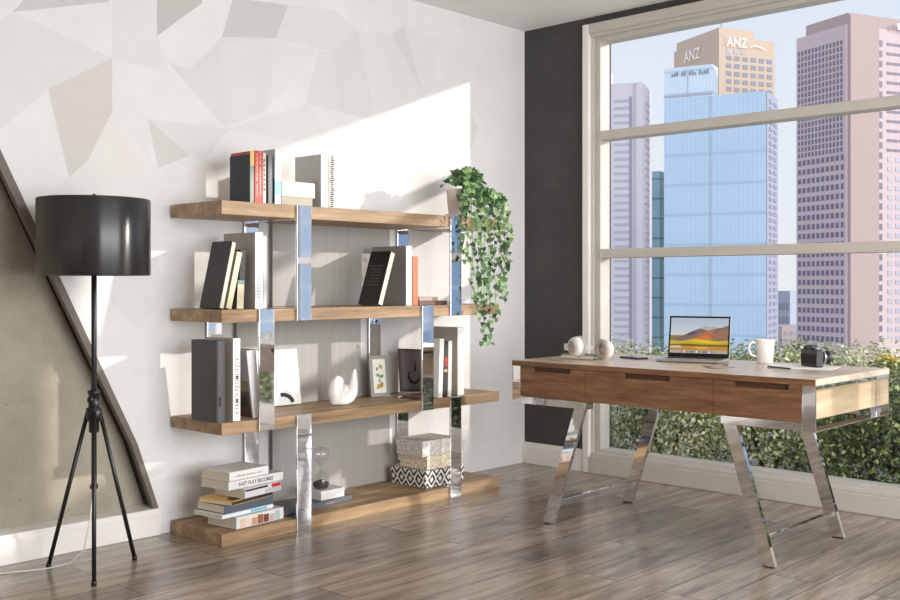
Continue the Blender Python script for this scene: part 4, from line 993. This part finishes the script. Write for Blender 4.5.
# big tower at right
T = tower('office_tower', 'large pinkish-brown tower with gridded windows at the right of the window', 796.5, 846, 935, 24, 140, 24, pink)
z1_, z2_ = zat(T, 152), zat(T, 345)
windows(T, 'l', .12, .98, 9, z1_, z2_, 20, .60, .55, wind); 
windows(T, 'l', .04, .10, 1, z1_, z2_, 20, .8, .6, wind)
windows(T, 'l', .05, .98, 13, zat(T, 38), z1_, 18, .5, .72, wind)
windows(T, 'r', .345, .40, 1, zat(T, 34), z2_, 30, .8, .6, wind)
windows(T, 'r', .44, .98, 8, zat(T, 34), z1_, 12, .8, .28, wind); windows(T, 'r', .44, .98, 6, z1_, z2_, 20, .6, .5, winp)
slab(T, 'r', .02, .33, -20, T['z']+1.2, pinkd, 'pier', .5); slab(T, 'r', .03, 1, T['z']+.02, T['z']+1.6, pinkd, 'parapet', -8)
q = MB(); q.tube([(0, 0, 0), (0, 0, 2.6)], .15, wind, 6); q.tube([(.9, .5, 0), (.9, .5, 2.2)], .15, wind, 6); q.build('mast', T['r'], T['P']+T['ur']*5+T['ul']*5+UP*(T['z'])-T['o'])
q = MB(); ticks(q, T['P']+T['ur']*(T['wr']*.53)+UP*zat(T, 24)-T['o']-T['ul']*.6, T['ur'], UP, 5.5, 1.2, (250, 248, 246), 6, 2); q.build('roof_sign', T['r'])
# low building between
T = tower('office_building', 'low grey-blue building in the gap left of the big pinkish tower', 770, 790, 812, 291, 210, 40, P((160, 172, 194), .6))
windows(T, 'l', .05, .95, 5, zat(T, 300), zat(T, 340), 3, .7, .5, winm)
T = tower('office_building', 'low pinkish building with wide bands in the gap beside the blue glass', 766, 782, 812, 326, 160, 30, P((198, 184, 188), .7)); windows(T, 'r', .05, .95, 4, zat(T, 330), zat(T, 352), 3, .8, .5, winp)
# wide blue block out of frame that the chrome posts mirror
b = thing('glass_building', (62, -90, GZ), 'long blue glass building down the street, mirrored in the chrome shelf posts', 'building', 'towers across the city')
q = MB(); q.prism([(-22, -18, 0), (40, 34, 0), (52, 20, 0), (-10, -32, 0)], (0, 0, 44), facade('mirror_block', (164, 192, 220), (222, 230, 240), .5, .28)); q.build('tower_block', b)
q = MB(); q.prism([(-22, -18, 44), (40, 34, 44), (52, 20, 44), (-10, -32, 44)], (0, 0, 1.2), winp); q.build('parapet', b)

# ================================================================== LIGHT
sd = Vector((.95, -1.0, .365)).normalized()
L = bpy.data.lights.new('sun', 'SUN'); L.energy = 2.7; L.angle = math.radians(1.1); L.color = (1.0, .93, .84)
so = bpy.data.objects.new('sun', L); COL.objects.link(so); so.rotation_euler = sd.to_track_quat('Z', 'Y').to_euler(); so.location = (6, -6, 5)
# added fill lamp in the unseen near-wall opening, standing in for daylight
al_ = bpy.data.lights.new('near_fill_light', 'AREA'); al_.shape = 'RECTANGLE'; al_.size = 4.3; al_.size_y = 2.3; al_.energy = 250; al_.color = (.98, .985, 1)
ao = bpy.data.objects.new('near_fill_light', al_); COL.objects.link(ao); ao.location = (-2.75, YN-.02, 1.46); ao.rotation_euler = (PI/2, 0, 0)
w = bpy.data.worlds.new('sky'); bpy.context.scene.world = w; w.use_nodes = True; nt = w.node_tree; bg = nt.nodes['Background']
tc = nt.nodes.new('ShaderNodeTexCoord'); sp_ = nt.nodes.new('ShaderNodeSeparateXYZ'); nt.links.new(tc.outputs['Generated'], sp_.inputs[0])
colr = ramp(nt, sp_.outputs[2], [(.0, (.86, .89, .93)), (.16, (.80, .86, .95)), (.5, (.66, .77, .95)), (1, (.55, .70, .95))])
# added white fill glow in the unseen half of the sky behind the camera
dt = nt.nodes.new('ShaderNodeVectorMath'); dt.operation = 'DOT_PRODUCT'; dt.inputs[1].default_value = (-.30, -.94, .15)
nt.links.new(tc.outputs['Generated'], dt.inputs[0])
mr = nt.nodes.new('ShaderNodeMapRange'); mr.interpolation_type = 'SMOOTHSTEP'; mr.inputs['From Min'].default_value = .25; mr.inputs['From Max'].default_value = .85; mr.inputs['To Min'].default_value = 0; mr.inputs['To Max'].default_value = 1
nt.links.new(dt.outputs['Value'], mr.inputs['Value'])
mxw = nt.nodes.new('ShaderNodeMix'); mxw.data_type = 'RGBA'; nt.links.new(mr.outputs[0], mxw.inputs['Factor']); nt.links.new(colr, mxw.inputs['A'])
FILL_SKY = 2.2
mxw.inputs['B'].default_value = (FILL_SKY*.98, FILL_SKY*.985, FILL_SKY, 1); nt.links.new(mxw.outputs['Result'], bg.inputs['Color']); bg.inputs['Strength'].default_value = 1.0

# ================================================================== CAMERA
cd = bpy.data.cameras.new('camera'); cd.sensor_width = 36; cd.lens = F*36/900; cd.shift_y = -(300-HY)/900; cd.clip_end = 2000
co = bpy.data.objects.new('camera', cd); COL.objects.link(co); co.location = CAM; co.rotation_euler = (PI/2, 0, math.atan2(FW.y, FW.x)-PI/2)
sc_ = bpy.context.scene; sc_.camera = co
sc_.view_settings.view_transform = 'Standard'; sc_.view_settings.look = 'None'; sc_.view_settings.exposure = 0.0; sc_.view_settings.gamma = 1
sc_.view_settings.use_curve_mapping = False
sc_.cycles.max_bounces = 10; sc_.cycles.diffuse_bounces = 5; sc_.cycles.glossy_bounces = 6; sc_.cycles.transparent_max_bounces = 16
sc_.cycles.sample_clamp_indirect = 8; sc_.cycles.use_denoising = True
